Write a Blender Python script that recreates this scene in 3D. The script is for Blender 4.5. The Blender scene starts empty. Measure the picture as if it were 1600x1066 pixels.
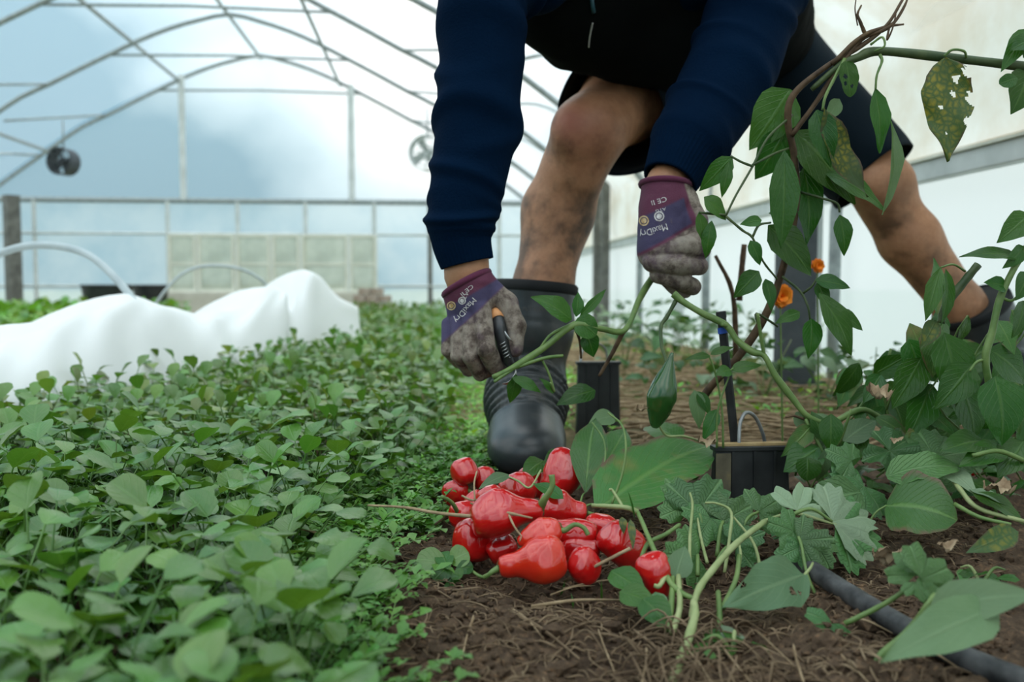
import bpy, bmesh, math, random
import numpy as np
from mathutils import Vector, Matrix
from mathutils.bvhtree import BVHTree

random.seed(7); rng = np.random.default_rng(11)
S = bpy.context.scene
C = S.collection

# ------------------------------------------------------------------ camera
FPX, CX, CY = 1400.0, 800.0, 533.0
H = 0.30
cam_d = bpy.data.cameras.new('camera'); cam = bpy.data.objects.new('camera', cam_d); C.objects.link(cam)
cam_d.sensor_width = 36.0; cam_d.lens = 36.0 * FPX / 1600.0
cam.location = (0, 0, H)
cam.rotation_euler = (math.radians(90 - 3.39), 0, math.radians(-5.10))
cam_d.clip_start = 0.02; cam_d.clip_end = 400
cam_d.dof.use_dof = True; cam_d.dof.focus_distance = 1.06; cam_d.dof.aperture_fstop = 4.6
S.camera = cam

# ------------------------------------------------------------------ sky
W = bpy.data.worlds.new('sky'); S.world = W; W.use_nodes = True
wn, wl = W.node_tree.nodes, W.node_tree.links
wn.clear()
wo = wn.new('ShaderNodeOutputWorld'); wb = wn.new('ShaderNodeBackground'); wl.new(wb.outputs[0], wo.inputs[0])
tc = wn.new('ShaderNodeTexCoord'); mp = wn.new('ShaderNodeMapping'); wl.new(tc.outputs['Generated'], mp.inputs[0])
mp.inputs['Location'].default_value = (-0.283, 4.454, -3.821); mp.inputs['Scale'].default_value = (1.0, 1.0, 1.25)
nz = wn.new('ShaderNodeTexNoise'); nz.inputs['Scale'].default_value = 2.3; nz.inputs['Detail'].default_value = 5.0
nz.inputs['Roughness'].default_value = 0.42; wl.new(mp.outputs[0], nz.inputs['Vector'])
cr = wn.new('ShaderNodeValToRGB'); wl.new(nz.outputs[0], cr.inputs[0])
e = cr.color_ramp.elements
e[0].position = 0.38; e[0].color = (0.15, 0.29, 0.38, 1)
e[1].position = 0.61; e[1].color = (1.0, 1.0, 0.99, 1)
m_ = e.new(0.50); m_.color = (0.58, 0.72, 0.78, 1)
# overcast sky: brightest overhead, about a third of that at the horizon
sz = wn.new('ShaderNodeSeparateXYZ'); wl.new(tc.outputs['Generated'], sz.inputs[0])
ov = wn.new('ShaderNodeMapRange'); wl.new(sz.outputs[2], ov.inputs[0]); ov.inputs[1].default_value = 0.0; ov.inputs[2].default_value = 1.0; ov.inputs[3].default_value = 1.0; ov.inputs[4].default_value = 3.0
wl.new(cr.outputs[0], wb.inputs[0]); st = wn.new('ShaderNodeMath'); st.operation = 'MULTIPLY'; st.inputs[1].default_value = 1.0
wl.new(ov.outputs[0], st.inputs[0]); wl.new(st.outputs[0], wb.inputs[1])

S.view_settings.view_transform = 'Standard'
S.view_settings.look = 'None'
S.view_settings.gamma = 1.0
S.view_settings.use_curve_mapping = False
S.view_settings.exposure = 0.15
try:
    S.cycles.max_bounces = 8; S.cycles.transparent_max_bounces = 16
    S.cycles.sample_clamp_indirect = 6.0
except Exception:
    pass

# ------------------------------------------------------------------ helpers
RC = cam.rotation_euler.to_matrix()
CO = Vector(cam.location)
def ray(px, py):
    return RC @ Vector(((px - CX) / FPX, -(py - CY) / FPX, -1.0))
def at(px, py, Y):
    r = ray(px, py); return CO + r * (Y / r.y)
def gp(px, py, z=0.0):
    r = ray(px, py); return CO + r * ((z - H) / r.z)
def ppm(Y):
    return FPX / Y

def np3(v): return np.array([v[0], v[1], v[2]], float)

def _hash(ix, iy, iz):
    h = (ix * 374761393 + iy * 668265263 + iz * 2147483647 + 1013904223) & 0xffffffff
    h = ((h ^ (h >> 13)) * 1274126177) & 0xffffffff
    return ((h ^ (h >> 16)) & 0xffff) / 65535.0
def vnoise(p):
    p = np.asarray(p, float); i = np.floor(p).astype(np.int64); f = p - i; f = f * f * (3 - 2 * f)
    x, y, z = i[..., 0], i[..., 1], i[..., 2]; r = 0
    for dx in (0, 1):
        for dy in (0, 1):
            for dz in (0, 1):
                w = (f[..., 0] if dx else 1 - f[..., 0]) * (f[..., 1] if dy else 1 - f[..., 1]) * (f[..., 2] if dz else 1 - f[..., 2])
                r = r + w * _hash(x + dx, y + dy, z + dz)
    return r * 2 - 1
def fbm(p, o=3):
    r = 0; a = 1.0; s = 1.0
    for _ in range(o):
        r = r + a * vnoise(np.asarray(p) * s); a *= 0.5; s *= 2.03
    return r

def make_mesh(name, V, F, uv=None, tint=None, smooth=True, mi=None):
    m = bpy.data.meshes.new(name)
    V = np.asarray(V, float)
    m.from_pydata(V.tolist(), [], [tuple(int(i) for i in f) for f in F])
    if smooth: m.polygons.foreach_set('use_smooth', np.ones(len(m.polygons), bool))
    if uv is not None:
        li = np.empty(len(m.loops), np.int32); m.loops.foreach_get('vertex_index', li)
        l = m.uv_layers.new(name='UVMap'); l.data.foreach_set('uv', np.asarray(uv, float)[li].astype(np.float32).ravel())
    if tint is not None:
        a = m.color_attributes.new('tint', 'FLOAT_COLOR', 'POINT')
        t = np.asarray(tint, np.float32)
        if t.shape[1] == 3: t = np.hstack([t, np.ones((len(t), 1), np.float32)])
        a.data.foreach_set('color', t.ravel())
    if mi is not None: m.polygons.foreach_set('material_index', np.asarray(mi, np.int32))
    m.update()
    return m

def new_obj(name, mesh, mats, parent=None):
    if mats is not None:
        for q in (mats if isinstance(mats, (list, tuple)) else [mats]): mesh.materials.append(q)
    o = bpy.data.objects.new(name, mesh); C.objects.link(o)
    if parent is not None: o.parent = parent
    return o

def origin_of(o):
    v = Vector((0, 0, 0))
    while o is not None:
        v = v + o.location; o = o.parent
    return v

def mob(name, V, F, mat, parent=None, uv=None, tint=None, smooth=True, loc=None, mi=None):
    """mesh object from world coordinates; with a parent the vertices are stored relative to it"""
    V = np.asarray(V, float)
    if parent is not None: V = V - np3(origin_of(parent))
    elif loc is not None: V = V - np3(loc)
    o = new_obj(name, make_mesh(name, V, F, uv, tint, smooth, mi), mat, parent)
    if parent is None and loc is not None: o.location = loc
    return o

def tag(o, label=None, cat=None, group=None, kind=None):
    if label: o['label'] = label
    if cat: o['category'] = cat
    if group: o['group'] = group
    if kind: o['kind'] = kind
    return o
def thing(name, loc, label, cat, group=None):
    o = bpy.data.objects.new(name, None); C.objects.link(o); o.location = loc; o.empty_display_size = 0.02
    return tag(o, label, cat, group)

def join(*parts):
    """join (V,F[,uv]) geometry tuples"""
    V = []; F = []; U = []; n = 0; has = all(len(p) > 2 for p in parts)
    for p in parts:
        V.append(np.asarray(p[0], float)); F += [tuple(i + n for i in f) for f in p[1]]
        if has: U.append(np.asarray(p[2], float))
        n += len(p[0])
    V = np.vstack(V)
    return (V, F, np.vstack(U)) if has else (V, F)

def spline(P, n=6):
    P = [np3(p) if len(p) == 3 else np.array(p, float) for p in P]
    if len(P) < 3:
        return np.array([P[0] + (P[-1] - P[0]) * t for t in np.linspace(0, 1, n + 1)])
    Q = [2 * P[0] - P[1]] + P + [2 * P[-1] - P[-2]]; out = []
    for i in range(1, len(Q) - 2):
        for t in np.linspace(0, 1, n, endpoint=False):
            a, b, c, d = Q[i - 1], Q[i], Q[i + 1], Q[i + 2]
            out.append(0.5 * (2 * b + (c - a) * t + (2 * a - 5 * b + 4 * c - d) * t * t + (3 * b - a - 3 * c + d) * t ** 3))
    out.append(P[-1]); return np.array(out)

def frames(P, up=(0, 0, 1)):
    P = np.asarray(P, float); T = np.gradient(P, axis=0); T /= np.linalg.norm(T, axis=1)[:, None] + 1e-12
    u = np.array(up, float)
    if abs(T[0] @ u) > 0.9: u = np.array([1.0, 0, 0])
    A = []; a = u - T[0] * (T[0] @ u); a /= np.linalg.norm(a)
    for t in T:
        a = a - t * (t @ a); a /= np.linalg.norm(a) + 1e-12; A.append(a.copy())
    A = np.array(A); B = np.cross(T, A); return T, A, B

def tube(P, r, n=7, cap=True, up=(0, 0, 1), rfun=None, asp=1.0):
    P = np.asarray(P, float); m = len(P)
    r = np.full(m, r, float) if np.isscalar(r) else np.interp(np.linspace(0, 1, m), np.linspace(0, 1, len(r)), r)
    T, A, B = frames(P, up); th = np.arange(n) / n * 2 * math.pi
    V = []; U = []
    for i in range(m):
        rr = r[i] if rfun is None else r[i] * rfun(i / (m - 1), th)
        V.append(P[i] + np.outer(np.cos(th) * rr, A[i]) + np.outer(np.sin(th) * rr * asp, B[i]))
        U.append(np.column_stack([np.full(n, i / (m - 1)), th / (2 * math.pi)]))
    V = np.vstack(V); U = np.vstack(U)
    F = [(i * n + j, i * n + (j + 1) % n, (i + 1) * n + (j + 1) % n, (i + 1) * n + j) for i in range(m - 1) for j in range(n)]
    if cap:
        F.append(tuple(range(n - 1, -1, -1))); F.append(tuple((m - 1) * n + j for j in range(n)))
    return V, F, U

def sleeve(P, r, n, th=0.004, rfun=None, asp=1.0, up=(0, 0, 1), open_start=False):
    """open cloth tube with thickness at its far end (index -1)"""
    o = tube(P, r, n, cap=False, rfun=rfun, asp=asp, up=up)
    P = np.asarray(P, float); k = max(3, len(P) // 4)
    rr = np.full(len(P), r, float) if np.isscalar(r) else np.interp(np.linspace(0, 1, len(P)), np.linspace(0, 1, len(r)), r)
    m = len(P)
    f2 = (lambda t, a: rfun(1 - t * k / (m - 1), a)) if rfun else None
    T, A, B = frames(P, up); ang = np.arange(n) / n * 2 * math.pi
    V = [o[0]]; F = list(o[1]); base = len(o[0]); U = [o[2]]
    for q in range(k):
        i = m - 1 - q
        f = rfun(i / (m - 1), ang) if rfun else 1.0
        rad = (rr[i] * f) - th
        V.append(P[i] + np.outer(np.cos(ang) * rad, A[i]) + np.outer(np.sin(ang) * rad * asp, B[i]))
        U.append(np.column_stack([np.full(n, i / (m - 1)), ang / 6.2832]))
        p0 = (m - 1) * n if q == 0 else base + (q - 1) * n
        p1 = base + q * n
        F += [(p0 + j, p0 + (j + 1) % n, p1 + (j + 1) % n, p1 + j) for j in range(n)]
    return np.vstack(V), F, np.vstack(U)

def box(lo, hi):
    x0, y0, z0 = lo; x1, y1, z1 = hi
    V = [(x0, y0, z0), (x1, y0, z0), (x1, y1, z0), (x0, y1, z0), (x0, y0, z1), (x1, y0, z1), (x1, y1, z1), (x0, y1, z1)]
    F = [(0, 3, 2, 1), (4, 5, 6, 7), (0, 1, 5, 4), (1, 2, 6, 5), (2, 3, 7, 6), (3, 0, 4, 7)]
    return np.array(V, float), F, np.array([(v[0] - x0, v[2] - z0) for v in V])

def bevel_obj(o, w, seg=2):
    b = o.modifiers.new('bevel', 'BEVEL'); b.width = w; b.segments = seg; b.limit_method = 'ANGLE'
    return o

# ------------------------------------------------------------------ signed distance fields -> smooth meshes
class SDF:
    def __init__(self, lo, hi, h):
        self.lo = np.array(lo, float); self.h = h
        n = np.ceil((np.array(hi) - self.lo) / h).astype(int) + 1
        self.ax = [self.lo[i] + h * np.arange(n[i]) for i in range(3)]
        self.F = np.full(n, 0.5, np.float64)
    def sub(self, lo, hi):
        s = []
        for i in range(3):
            a = int(np.clip(math.floor((lo[i] - self.lo[i]) / self.h), 0, self.F.shape[i]))
            b = int(np.clip(math.ceil((hi[i] - self.lo[i]) / self.h) + 1, 0, self.F.shape[i])); s.append(slice(a, b))
        s = tuple(s)
        G = np.stack(np.meshgrid(*[self.ax[i][s[i]] for i in range(3)], indexing='ij'), -1)
        return s, G
    def mix(self, s, d, k):
        a = self.F[s]; h = np.clip(0.5 + 0.5 * (a - d) / k, 0, 1)
        self.F[s] = a * (1 - h) + d * h - k * h * (1 - h)
    def cone(self, a, b, ra, rb, k=0.01):
        a, b = np3(a), np3(b); R = max(ra, rb) + k * 2 + 3 * self.h
        s, G = self.sub(np.minimum(a, b) - R, np.maximum(a, b) + R)
        if G.size == 0: return self
        ab = b - a; t = np.clip(((G - a) @ ab) / (ab @ ab + 1e-12), 0, 1)
        d = np.linalg.norm(G - a - t[..., None] * ab, axis=-1) - (ra + t * (rb - ra))
        self.mix(s, d, k); return self
    def chain(self, P, r, k=0.01):
        for i in range(len(P) - 1): self.cone(P[i], P[i + 1], r[i], r[i + 1], k)
        return self
    def ell(self, c, rad, k=0.01, M=None):
        c = np3(c); rad = np.array(rad, float); R = rad.max() + 2 * k + 3 * self.h
        s, G = self.sub(c - R, c + R)
        if G.size == 0: return self
        q = G - c
        if M is not None: q = q @ np.array(M)          # columns of M = local axes
        l = np.linalg.norm(q / rad, axis=-1); g = np.linalg.norm(q / rad ** 2, axis=-1) + 1e-9
        self.mix(s, l * (l - 1) / g, k); return self
    def grid(self):
        return np.stack(np.meshgrid(*self.ax, indexing='ij'), -1)
    def cut(self, c, n):
        n = np3(n); n /= np.linalg.norm(n); self.F = np.maximum(self.F, (self.grid() - np3(c)) @ n); return self
    def mesh(self):
        F = self.F; I = F < 0; sh = F.shape
        c = [(i, j, k) for i in (0, 1) for j in (0, 1) for k in (0, 1)]
        def cs(A, o): return A[o[0]:sh[0] - 1 + o[0], o[1]:sh[1] - 1 + o[1], o[2]:sh[2] - 1 + o[2]]
        cnt = sum(cs(I, o).astype(np.int8) for o in c); act = (cnt > 0) & (cnt < 8)
        idx = np.argwhere(act); f = np.stack([cs(F, o)[act] for o in c], 1)
        acc = np.zeros((len(idx), 3)); n = np.zeros(len(idx))
        ca = np.array(c, float)
        for a in range(8):
            for b in range(a + 1, 8):
                if np.abs(ca[a] - ca[b]).sum() != 1: continue
                m = (f[:, a] < 0) != (f[:, b] < 0)
                t = np.where(m, f[:, a] / (f[:, a] - f[:, b] + 1e-15), 0)
                acc += np.where(m[:, None], ca[a] + t[:, None] * (ca[b] - ca[a]), 0); n += m
        V = self.lo + self.h * (idx + acc / n[:, None])
        ids = np.full(act.shape, -1, np.int64); ids[act] = np.arange(len(idx))
        Q = []
        for ax in range(3):
            u, v = (ax + 1) % 3, (ax + 2) % 3
            s0 = [slice(None)] * 3; s1 = [slice(None)] * 3
            s0[ax] = slice(0, -1); s1[ax] = slice(1, None)
            A, B = I[tuple(s0)], I[tuple(s1)]
            E = np.argwhere(A != B)
            E = E[(E[:, u] > 0) & (E[:, v] > 0) & (E[:, u] < sh[u] - 1) & (E[:, v] < sh[v] - 1)]
            if len(E) == 0: continue
            fl = A[tuple(E.T)]
            def cell(du, dv):
                q = E.copy(); q[:, u] -= du; q[:, v] -= dv; return ids[tuple(q.T)]
            q = np.stack([cell(1, 1), cell(0, 1), cell(0, 0), cell(1, 0)], 1)
            q[~fl] = q[~fl][:, ::-1]; Q.append(q)
        Q = np.vstack(Q); Q = Q[(Q >= 0).all(1)]
        return V, [tuple(r) for r in Q.tolist()]

# ------------------------------------------------------------------ materials
def mat(name):
    m = bpy.data.materials.new(name); m.use_nodes = True; m.node_tree.nodes.clear()
    n, l = m.node_tree.nodes, m.node_tree.links
    o = n.new('ShaderNodeOutputMaterial'); return m, n, l, o
def N(n, t, **kw):
    x = n.new('ShaderNode' + t)
    for k, v in kw.items():
        if k in x.inputs: x.inputs[k].default_value = v
        else: setattr(x, k, v)
    return x
def rgb(c): return (c[0], c[1], c[2], 1.0)
def ramp(n, l, src, stops):
    r = n.new('ShaderNodeValToRGB'); l.new(src, r.inputs[0]); el = r.color_ramp.elements
    while len(el) > 1: el.remove(el[-1])
    el[0].position = stops[0][0]; el[0].color = rgb(stops[0][1])
    for p, c in stops[1:]:
        q = el.new(p); q.color = rgb(c)
    return r.outputs[0]
def noise_(n, l, scale, detail=3, rough=0.55, coord='Object'):
    t = n.new('ShaderNodeTexCoord'); z = N(n, 'TexNoise'); z.inputs['Scale'].default_value = scale
    z.inputs['Detail'].default_value = detail; z.inputs['Roughness'].default_value = rough
    l.new(t.outputs[coord], z.inputs['Vector']); return z.outputs[0]
def mixc(n, l, fac, a, b, mode='MIX'):
    x = n.new('ShaderNodeMix'); x.data_type = 'RGBA'; x.blend_type = mode
    for k, v in ((0, fac), (6, a), (7, b)):
        if isinstance(v, (int, float)): x.inputs[k].default_value = v
        elif isinstance(v, tuple): x.inputs[k].default_value = rgb(v)
        else: l.new(v, x.inputs[k])
    return x.outputs[2]
def bsdf(n, l, o, col, rough=0.6, spec=0.5, metal=0.0, bump=None, bstr=0.2, bdist=0.002, sheen=0.0):
    b = n.new('ShaderNodeBsdfPrincipled')
    if isinstance(col, tuple): b.inputs['Base Color'].default_value = rgb(col)
    else: l.new(col, b.inputs['Base Color'])
    if isinstance(rough, (int, float)): b.inputs['Roughness'].default_value = rough
    else: l.new(rough, b.inputs['Roughness'])
    b.inputs['Specular IOR Level'].default_value = spec; b.inputs['Metallic'].default_value = metal
    if sheen: b.inputs['Sheen Weight'].default_value = sheen; b.inputs['Sheen Roughness'].default_value = 0.5
    if bump is not None:
        u = N(n, 'Bump'); u.inputs['Strength'].default_value = bstr; u.inputs['Distance'].default_value = bdist
        l.new(bump, u.inputs['Height']); l.new(u.outputs[0], b.inputs['Normal'])
    l.new(b.outputs[0], o.inputs[0]); return b
def simple(name, stops, scale=20, rough=0.6, spec=0.4, bump=0.2, bdist=0.002, metal=0.0, detail=4, sheen=0.0):
    m, n, l, o = mat(name); z = noise_(n, l, scale, detail)
    c = ramp(n, l, z, stops) if isinstance(stops, list) else stops
    bsdf(n, l, o, c, rough, spec, metal, z if bump else None, bump, bdist, sheen); return m

def leaf_mat(name, dark, light, vein, rough=0.42, trans=0.22, veins=9.0, vein_amt=0.5, tinted=False, mottled=None, spec=0.5, bstr=0.35):
    """green leaf: uv.x runs along the midrib, uv.y across (-1..1 packed to 0..1)"""
    m, n, l, o = mat(name)
    z = noise_(n, l, 35, 3); c = mixc(n, l, z, dark, light)
    oi = n.new('ShaderNodeObjectInfo')
    hs = n.new('ShaderNodeHueSaturation'); l.new(c, hs.inputs['Color'])
    mr = N(n, 'MapRange'); mr.inputs[3].default_value = 0.78; mr.inputs[4].default_value = 1.28; l.new(oi.outputs['Random'], mr.inputs[0])
    l.new(mr.outputs[0], hs.inputs['Value'])
    mh = N(n, 'MapRange'); mh.inputs[3].default_value = 0.485; mh.inputs[4].default_value = 0.515
    ml = N(n, 'Math', operation='MULTIPLY'); ml.inputs[1].default_value = 7.31; l.new(oi.outputs['Random'], ml.inputs[0])
    fr = N(n, 'Math', operation='FRACT'); l.new(ml.outputs[0], fr.inputs[0]); l.new(fr.outputs[0], mh.inputs[0]); l.new(mh.outputs[0], hs.inputs['Hue'])
    c = hs.outputs[0]
    if tinted:
        at_ = n.new('ShaderNodeAttribute'); at_.attribute_name = 'tint'; c = mixc(n, l, 1.0, c, at_.outputs['Color'], 'MULTIPLY')
    tcn = n.new('ShaderNodeTexCoord'); sp = n.new('ShaderNodeSeparateXYZ'); l.new(tcn.outputs['UV'], sp.inputs[0])
    a1 = N(n, 'Math', operation='SUBTRACT'); l.new(sp.outputs[1], a1.inputs[0]); a1.inputs[1].default_value = 0.5
    ab = N(n, 'Math', operation='ABSOLUTE'); l.new(a1.outputs[0], ab.inputs[0])
    mid = N(n, 'MapRange'); mid.inputs[1].default_value = 0.015; mid.inputs[2].default_value = 0.05; mid.inputs[3].default_value = 1; mid.inputs[4].default_value = 0
    l.new(ab.outputs[0], mid.inputs[0])
    s1 = N(n, 'Math', operation='MULTIPLY'); l.new(sp.outputs[0], s1.inputs[0]); s1.inputs[1].default_value = veins
    s2 = N(n, 'Math', operation='MULTIPLY_ADD'); l.new(ab.outputs[0], s2.inputs[0]); s2.inputs[1].default_value = -veins * 0.9; l.new(s1.outputs[0], s2.inputs[2])
    pp = N(n, 'Math', operation='PINGPONG'); l.new(s2.outputs[0], pp.inputs[0]); pp.inputs[1].default_value = 0.5
    sv = N(n, 'MapRange'); sv.inputs[1].default_value = 0.0; sv.inputs[2].default_value = 0.09; sv.inputs[3].default_value = 0.6; sv.inputs[4].default_value = 0; l.new(pp.outputs[0], sv.inputs[0])
    mx = N(n, 'Math', operation='MAXIMUM'); l.new(mid.outputs[0], mx.inputs[0]); l.new(sv.outputs[0], mx.inputs[1])
    fa = N(n, 'Math', operation='MULTIPLY'); l.new(mx.outputs[0], fa.inputs[0]); fa.inputs[1].default_value = vein_amt
    if mottled:
        v2 = N(n, 'TexVoronoi'); v2.feature = 'DISTANCE_TO_EDGE'; v2.inputs['Scale'].default_value = mottled[2]
        zd = n.new('ShaderNodeTexNoise'); zd.inputs['Scale'].default_value = 60; l.new(tcn.outputs['Object'], zd.inputs['Vector'])
        dv = n.new('ShaderNodeVectorMath'); dv.operation = 'MULTIPLY_ADD'; l.new(zd.outputs['Color'], dv.inputs[0]); dv.inputs[1].default_value = (.012, .012, .012); l.new(tcn.outputs['Object'], dv.inputs[2]); l.new(dv.outputs[0], v2.inputs['Vector'])
        mm = N(n, 'MapRange'); mm.inputs[1].default_value = 0.02; mm.inputs[2].default_value = 0.42; l.new(v2.outputs['Distance'], mm.inputs[0])
        z2 = noise_(n, l, 14, 2); k2 = N(n, 'MapRange'); k2.inputs[1].default_value = mottled[3]; k2.inputs[2].default_value = mottled[3] + .2; l.new(z2, k2.inputs[0])
        k3 = N(n, 'Math', operation='MULTIPLY'); l.new(mm.outputs[0], k3.inputs[0]); l.new(k2.outputs[0], k3.inputs[1])
        c = mixc(n, l, k3.outputs[0], c, mottled[0])
        ed = N(n, 'MapRange'); ed.inputs[1].default_value = 0.40; ed.inputs[2].default_value = 0.5; l.new(ab.outputs[0], ed.inputs[0])
        z3 = noise_(n, l, 40, 3); k4 = N(n, 'MapRange'); k4.inputs[1].default_value = 0.42; k4.inputs[2].default_value = 0.55; l.new(z3, k4.inputs[0])
        k5 = N(n, 'Math', operation='MULTIPLY'); l.new(ed.outputs[0], k5.inputs[0]); l.new(k4.outputs[0], k5.inputs[1])
        c = mixc(n, l, k5.outputs[0], c, mottled[1])
    c = mixc(n, l, fa.outputs[0], c, vein)
    zq = noise_(n, l, 170, 3, .6); hq = N(n, 'Math', operation='MULTIPLY_ADD'); l.new(zq, hq.inputs[0]); hq.inputs[1].default_value = -1.6; l.new(mx.outputs[0], hq.inputs[2])
    b = bsdf(n, l, o, c, rough, spec, 0, hq.outputs[0], bstr, 0.0010)
    t = n.new('ShaderNodeBsdfTranslucent'); tcx = mixc(n, l, 1.0, c, (1.5, 1.35, 0.5), 'MULTIPLY'); l.new(tcx, t.inputs[0])
    ms = n.new('ShaderNodeMixShader'); ms.inputs[0].default_value = trans; l.new(b.outputs[0], ms.inputs[1]); l.new(t.outputs[0], ms.inputs[2]); l.new(ms.outputs[0], o.inputs[0])
    return m

def film_mat(name, transp, col, tcol=(1, 1, 1), stain=None, scale=3.0, dif=0.35):
    m, n, l, o = mat(name)
    tr = n.new('ShaderNodeBsdfTransparent'); tr.inputs[0].default_value = rgb(tcol)
    tl = n.new('ShaderNodeBsdfTranslucent'); df = n.new('ShaderNodeBsdfDiffuse')
    c = col
    if stain:
        z = noise_(n, l, scale, 5, 0.6); c = ramp(n, l, z, [(0.35, stain), (0.6, col)])
        l.new(c, tl.inputs[0]); l.new(c, df.inputs[0])
    else:
        tl.inputs[0].default_value = rgb(col); df.inputs[0].default_value = rgb(col)
    a = n.new('ShaderNodeMixShader'); a.inputs[0].default_value = dif; l.new(tl.outputs[0], a.inputs[1]); l.new(df.outputs[0], a.inputs[2])
    b = n.new('ShaderNodeMixShader'); b.inputs[0].default_value = transp; l.new(a.outputs[0], b.inputs[1]); l.new(tr.outputs[0], b.inputs[2])
    l.new(b.outputs[0], o.inputs[0]); return m

M = {}
M['film'] = film_mat('greenhouse_film', 0.74, (0.92, 0.95, 0.95))
M['film_low'] = film_mat('lower_film', 0.40, (0.88, 0.94, 0.96), stain=(0.66, 0.79, 0.86), scale=1.6)
M['film_white'] = film_mat('white_side_film', 0.12, (0.95, 0.97, 0.98))
M['cream'] = film_mat('cream_sheet', 0.05, (0.95, 0.92, 0.86), stain=(0.80, 0.70, 0.57), scale=3.4)
M['steel'] = simple('galvanised_tube', [(0.3, (0.20, 0.23, 0.23)), (0.7, (0.34, 0.38, 0.38))], 30, 0.5, 0.5, 0.05)
M['painted'] = simple('pale_painted_metal', [(0.3, (0.50, 0.54, 0.53)), (0.7, (0.66, 0.70, 0.69))], 8, 0.5, 0.4, 0.1)
M['greywood'] = simple('weathered_post', [(0.3, (0.10, 0.10, 0.09)), (0.7, (0.20, 0.20, 0.18))], 14, 0.8, 0.2, 0.4)
M['darkpost'] = simple('dark_grey_board', [(0.3, (0.05, 0.06, 0.07)), (0.7, (0.09, 0.10, 0.11))], 14, 0.7, 0.3, 0.2)
M['sash'] = simple('old_sash_paint', [(0.3, (0.62, 0.62, 0.52)), (0.7, (0.76, 0.77, 0.68))], 9, 0.7, 0.3, 0.2)
M['pane'] = film_mat('dusty_pane', 0.45, (0.80, 0.80, 0.68), stain=(0.55, 0.56, 0.44), scale=4)
M['plinth'] = simple('concrete_plinth', [(0.3, (0.50, 0.49, 0.41)), (0.7, (0.64, 0.63, 0.55))], 7, 0.9, 0.2, 0.3)
M['blackpl'] = simple('black_plastic', [(0.35, (0.010, 0.012, 0.013)), (0.75, (0.030, 0.033, 0.034))], 25, 0.45, 0.5, 0.12)
M['brick'] = simple('old_brick', [(0.3, (0.30, 0.22, 0.17)), (0.7, (0.48, 0.40, 0.34))], 9, 0.9, 0.2, 0.4)
M['fleece'] = film_mat('white_fleece', 0.04, (0.93, 0.94, 0.93), dif=0.80)
M['pipe'] = simple('grey_hoop_pipe', [(0.3, (0.36, 0.42, 0.44)), (0.7, (0.48, 0.55, 0.56))], 15, 0.45, 0.5, 0.03)
M['hose'] = simple('dusty_black_hose', [(0.35, (0.015, 0.016, 0.017)), (0.7, (0.10, 0.10, 0.10))], 40, 0.6, 0.4, 0.25)

# ================================================================== SETTING
XR, XL, XC = 1.36, -5.0, -1.82        # right wall, left wall, ridge line
YE, YB = 10.0, -2.6                   # end wall, open end behind
EAVE = 1.22
# --- floor
m, n, l, o = mat('soil')
t = n.new('ShaderNodeTexCoord')
z1 = noise_(n, l, 9, 6, 0.65); z2 = noise_(n, l, 120, 5, 0.7)
c1 = ramp(n, l, z1, [(0.3, (0.045, 0.028, 0.017)), (0.55, (0.105, 0.068, 0.042)), (0.75, (0.17, 0.118, 0.076))])
c2 = ramp(n, l, z2, [(0.3, (0.4, 0.38, 0.36)), (0.55, (1.0, 1.0, 1.0)), (0.72, (2.2, 2.0, 1.7))])
cc = mixc(n, l, 1.0, c1, c2, 'MULTIPLY')
sx = n.new('ShaderNodeSeparateXYZ'); l.new(t.outputs['Object'], sx.inputs[0])
mr = N(n, 'MapRange'); mr.inputs[1].default_value = 1.5; mr.inputs[2].default_value = 2.1; l.new(sx.outputs[1], mr.inputs[0])
z3 = noise_(n, l, 6, 6, 0.7)
straw_c = ramp(n, l, z3, [(0.36, (0.10, 0.13, 0.035)), (0.46, (0.16, 0.15, 0.06)), (0.55, (0.34, 0.24, 0.13)), (0.7, (0.46, 0.35, 0.22))])
cc = mixc(n, l, mr.outputs[0], cc, straw_c)
bsdf(n, l, o, cc, 0.9, 0.2, 0, z2, 0.9, 0.004); M['soil'] = m
M['outside'] = simple('outside_grass', [(0.3, (0.30, 0.34, 0.24)), (0.7, (0.42, 0.45, 0.34))], 3, 0.9, 0.1, 0)

def ground_z(x, y):
    x = np.asarray(x, float); y = np.asarray(y, float); p = np.stack([x, y, np.zeros_like(x)], -1)
    a = np.clip(1.6 - 0.45 * y, 0.25, 1.0)
    return a * (0.011 * fbm(p * 9, 3) + 0.007 * np.abs(fbm(p * 38 + 5, 3)) + 0.0022 * fbm(p * 160, 2)) - 0.008
ny, nx = 300, 260
ys = np.concatenate([np.linspace(0.10, 0.44, 8), np.geomspace(0.46, YE, ny - 8)]); us = np.linspace(-0.66, 0.86, nx)
GX = np.clip(ys[:, None] * us[None, :] * 1.0, XL + 0.01, XR - 0.01); GX[ys < 0.7] = (0.7 * us)[None, :]
GY = np.repeat(ys[:, None], nx, 1); GZ = ground_z(GX, GY)
V = np.stack([GX, GY, GZ], -1).reshape(-1, 3)
F = [(i * nx + j, i * nx + j + 1, (i + 1) * nx + j + 1, (i + 1) * nx + j) for i in range(ny - 1) for j in range(nx - 1)]
floor = tag(mob('floor', V, F, M['soil']), 'bare brown soil floor of the greenhouse', None, None, 'structure')
V, F, U = box((XL, YB, -0.12), (XR, YE, -0.045)); mob('ground_base', V, F, M['soil'], floor, smooth=False)
V, F, U = box((-120, -60, -0.35), (120, 200, -0.20)); tag(mob('floor_outside', V, F, M['outside'], smooth=False), 'grass field outside the greenhouse', None, None, 'structure')

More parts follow.
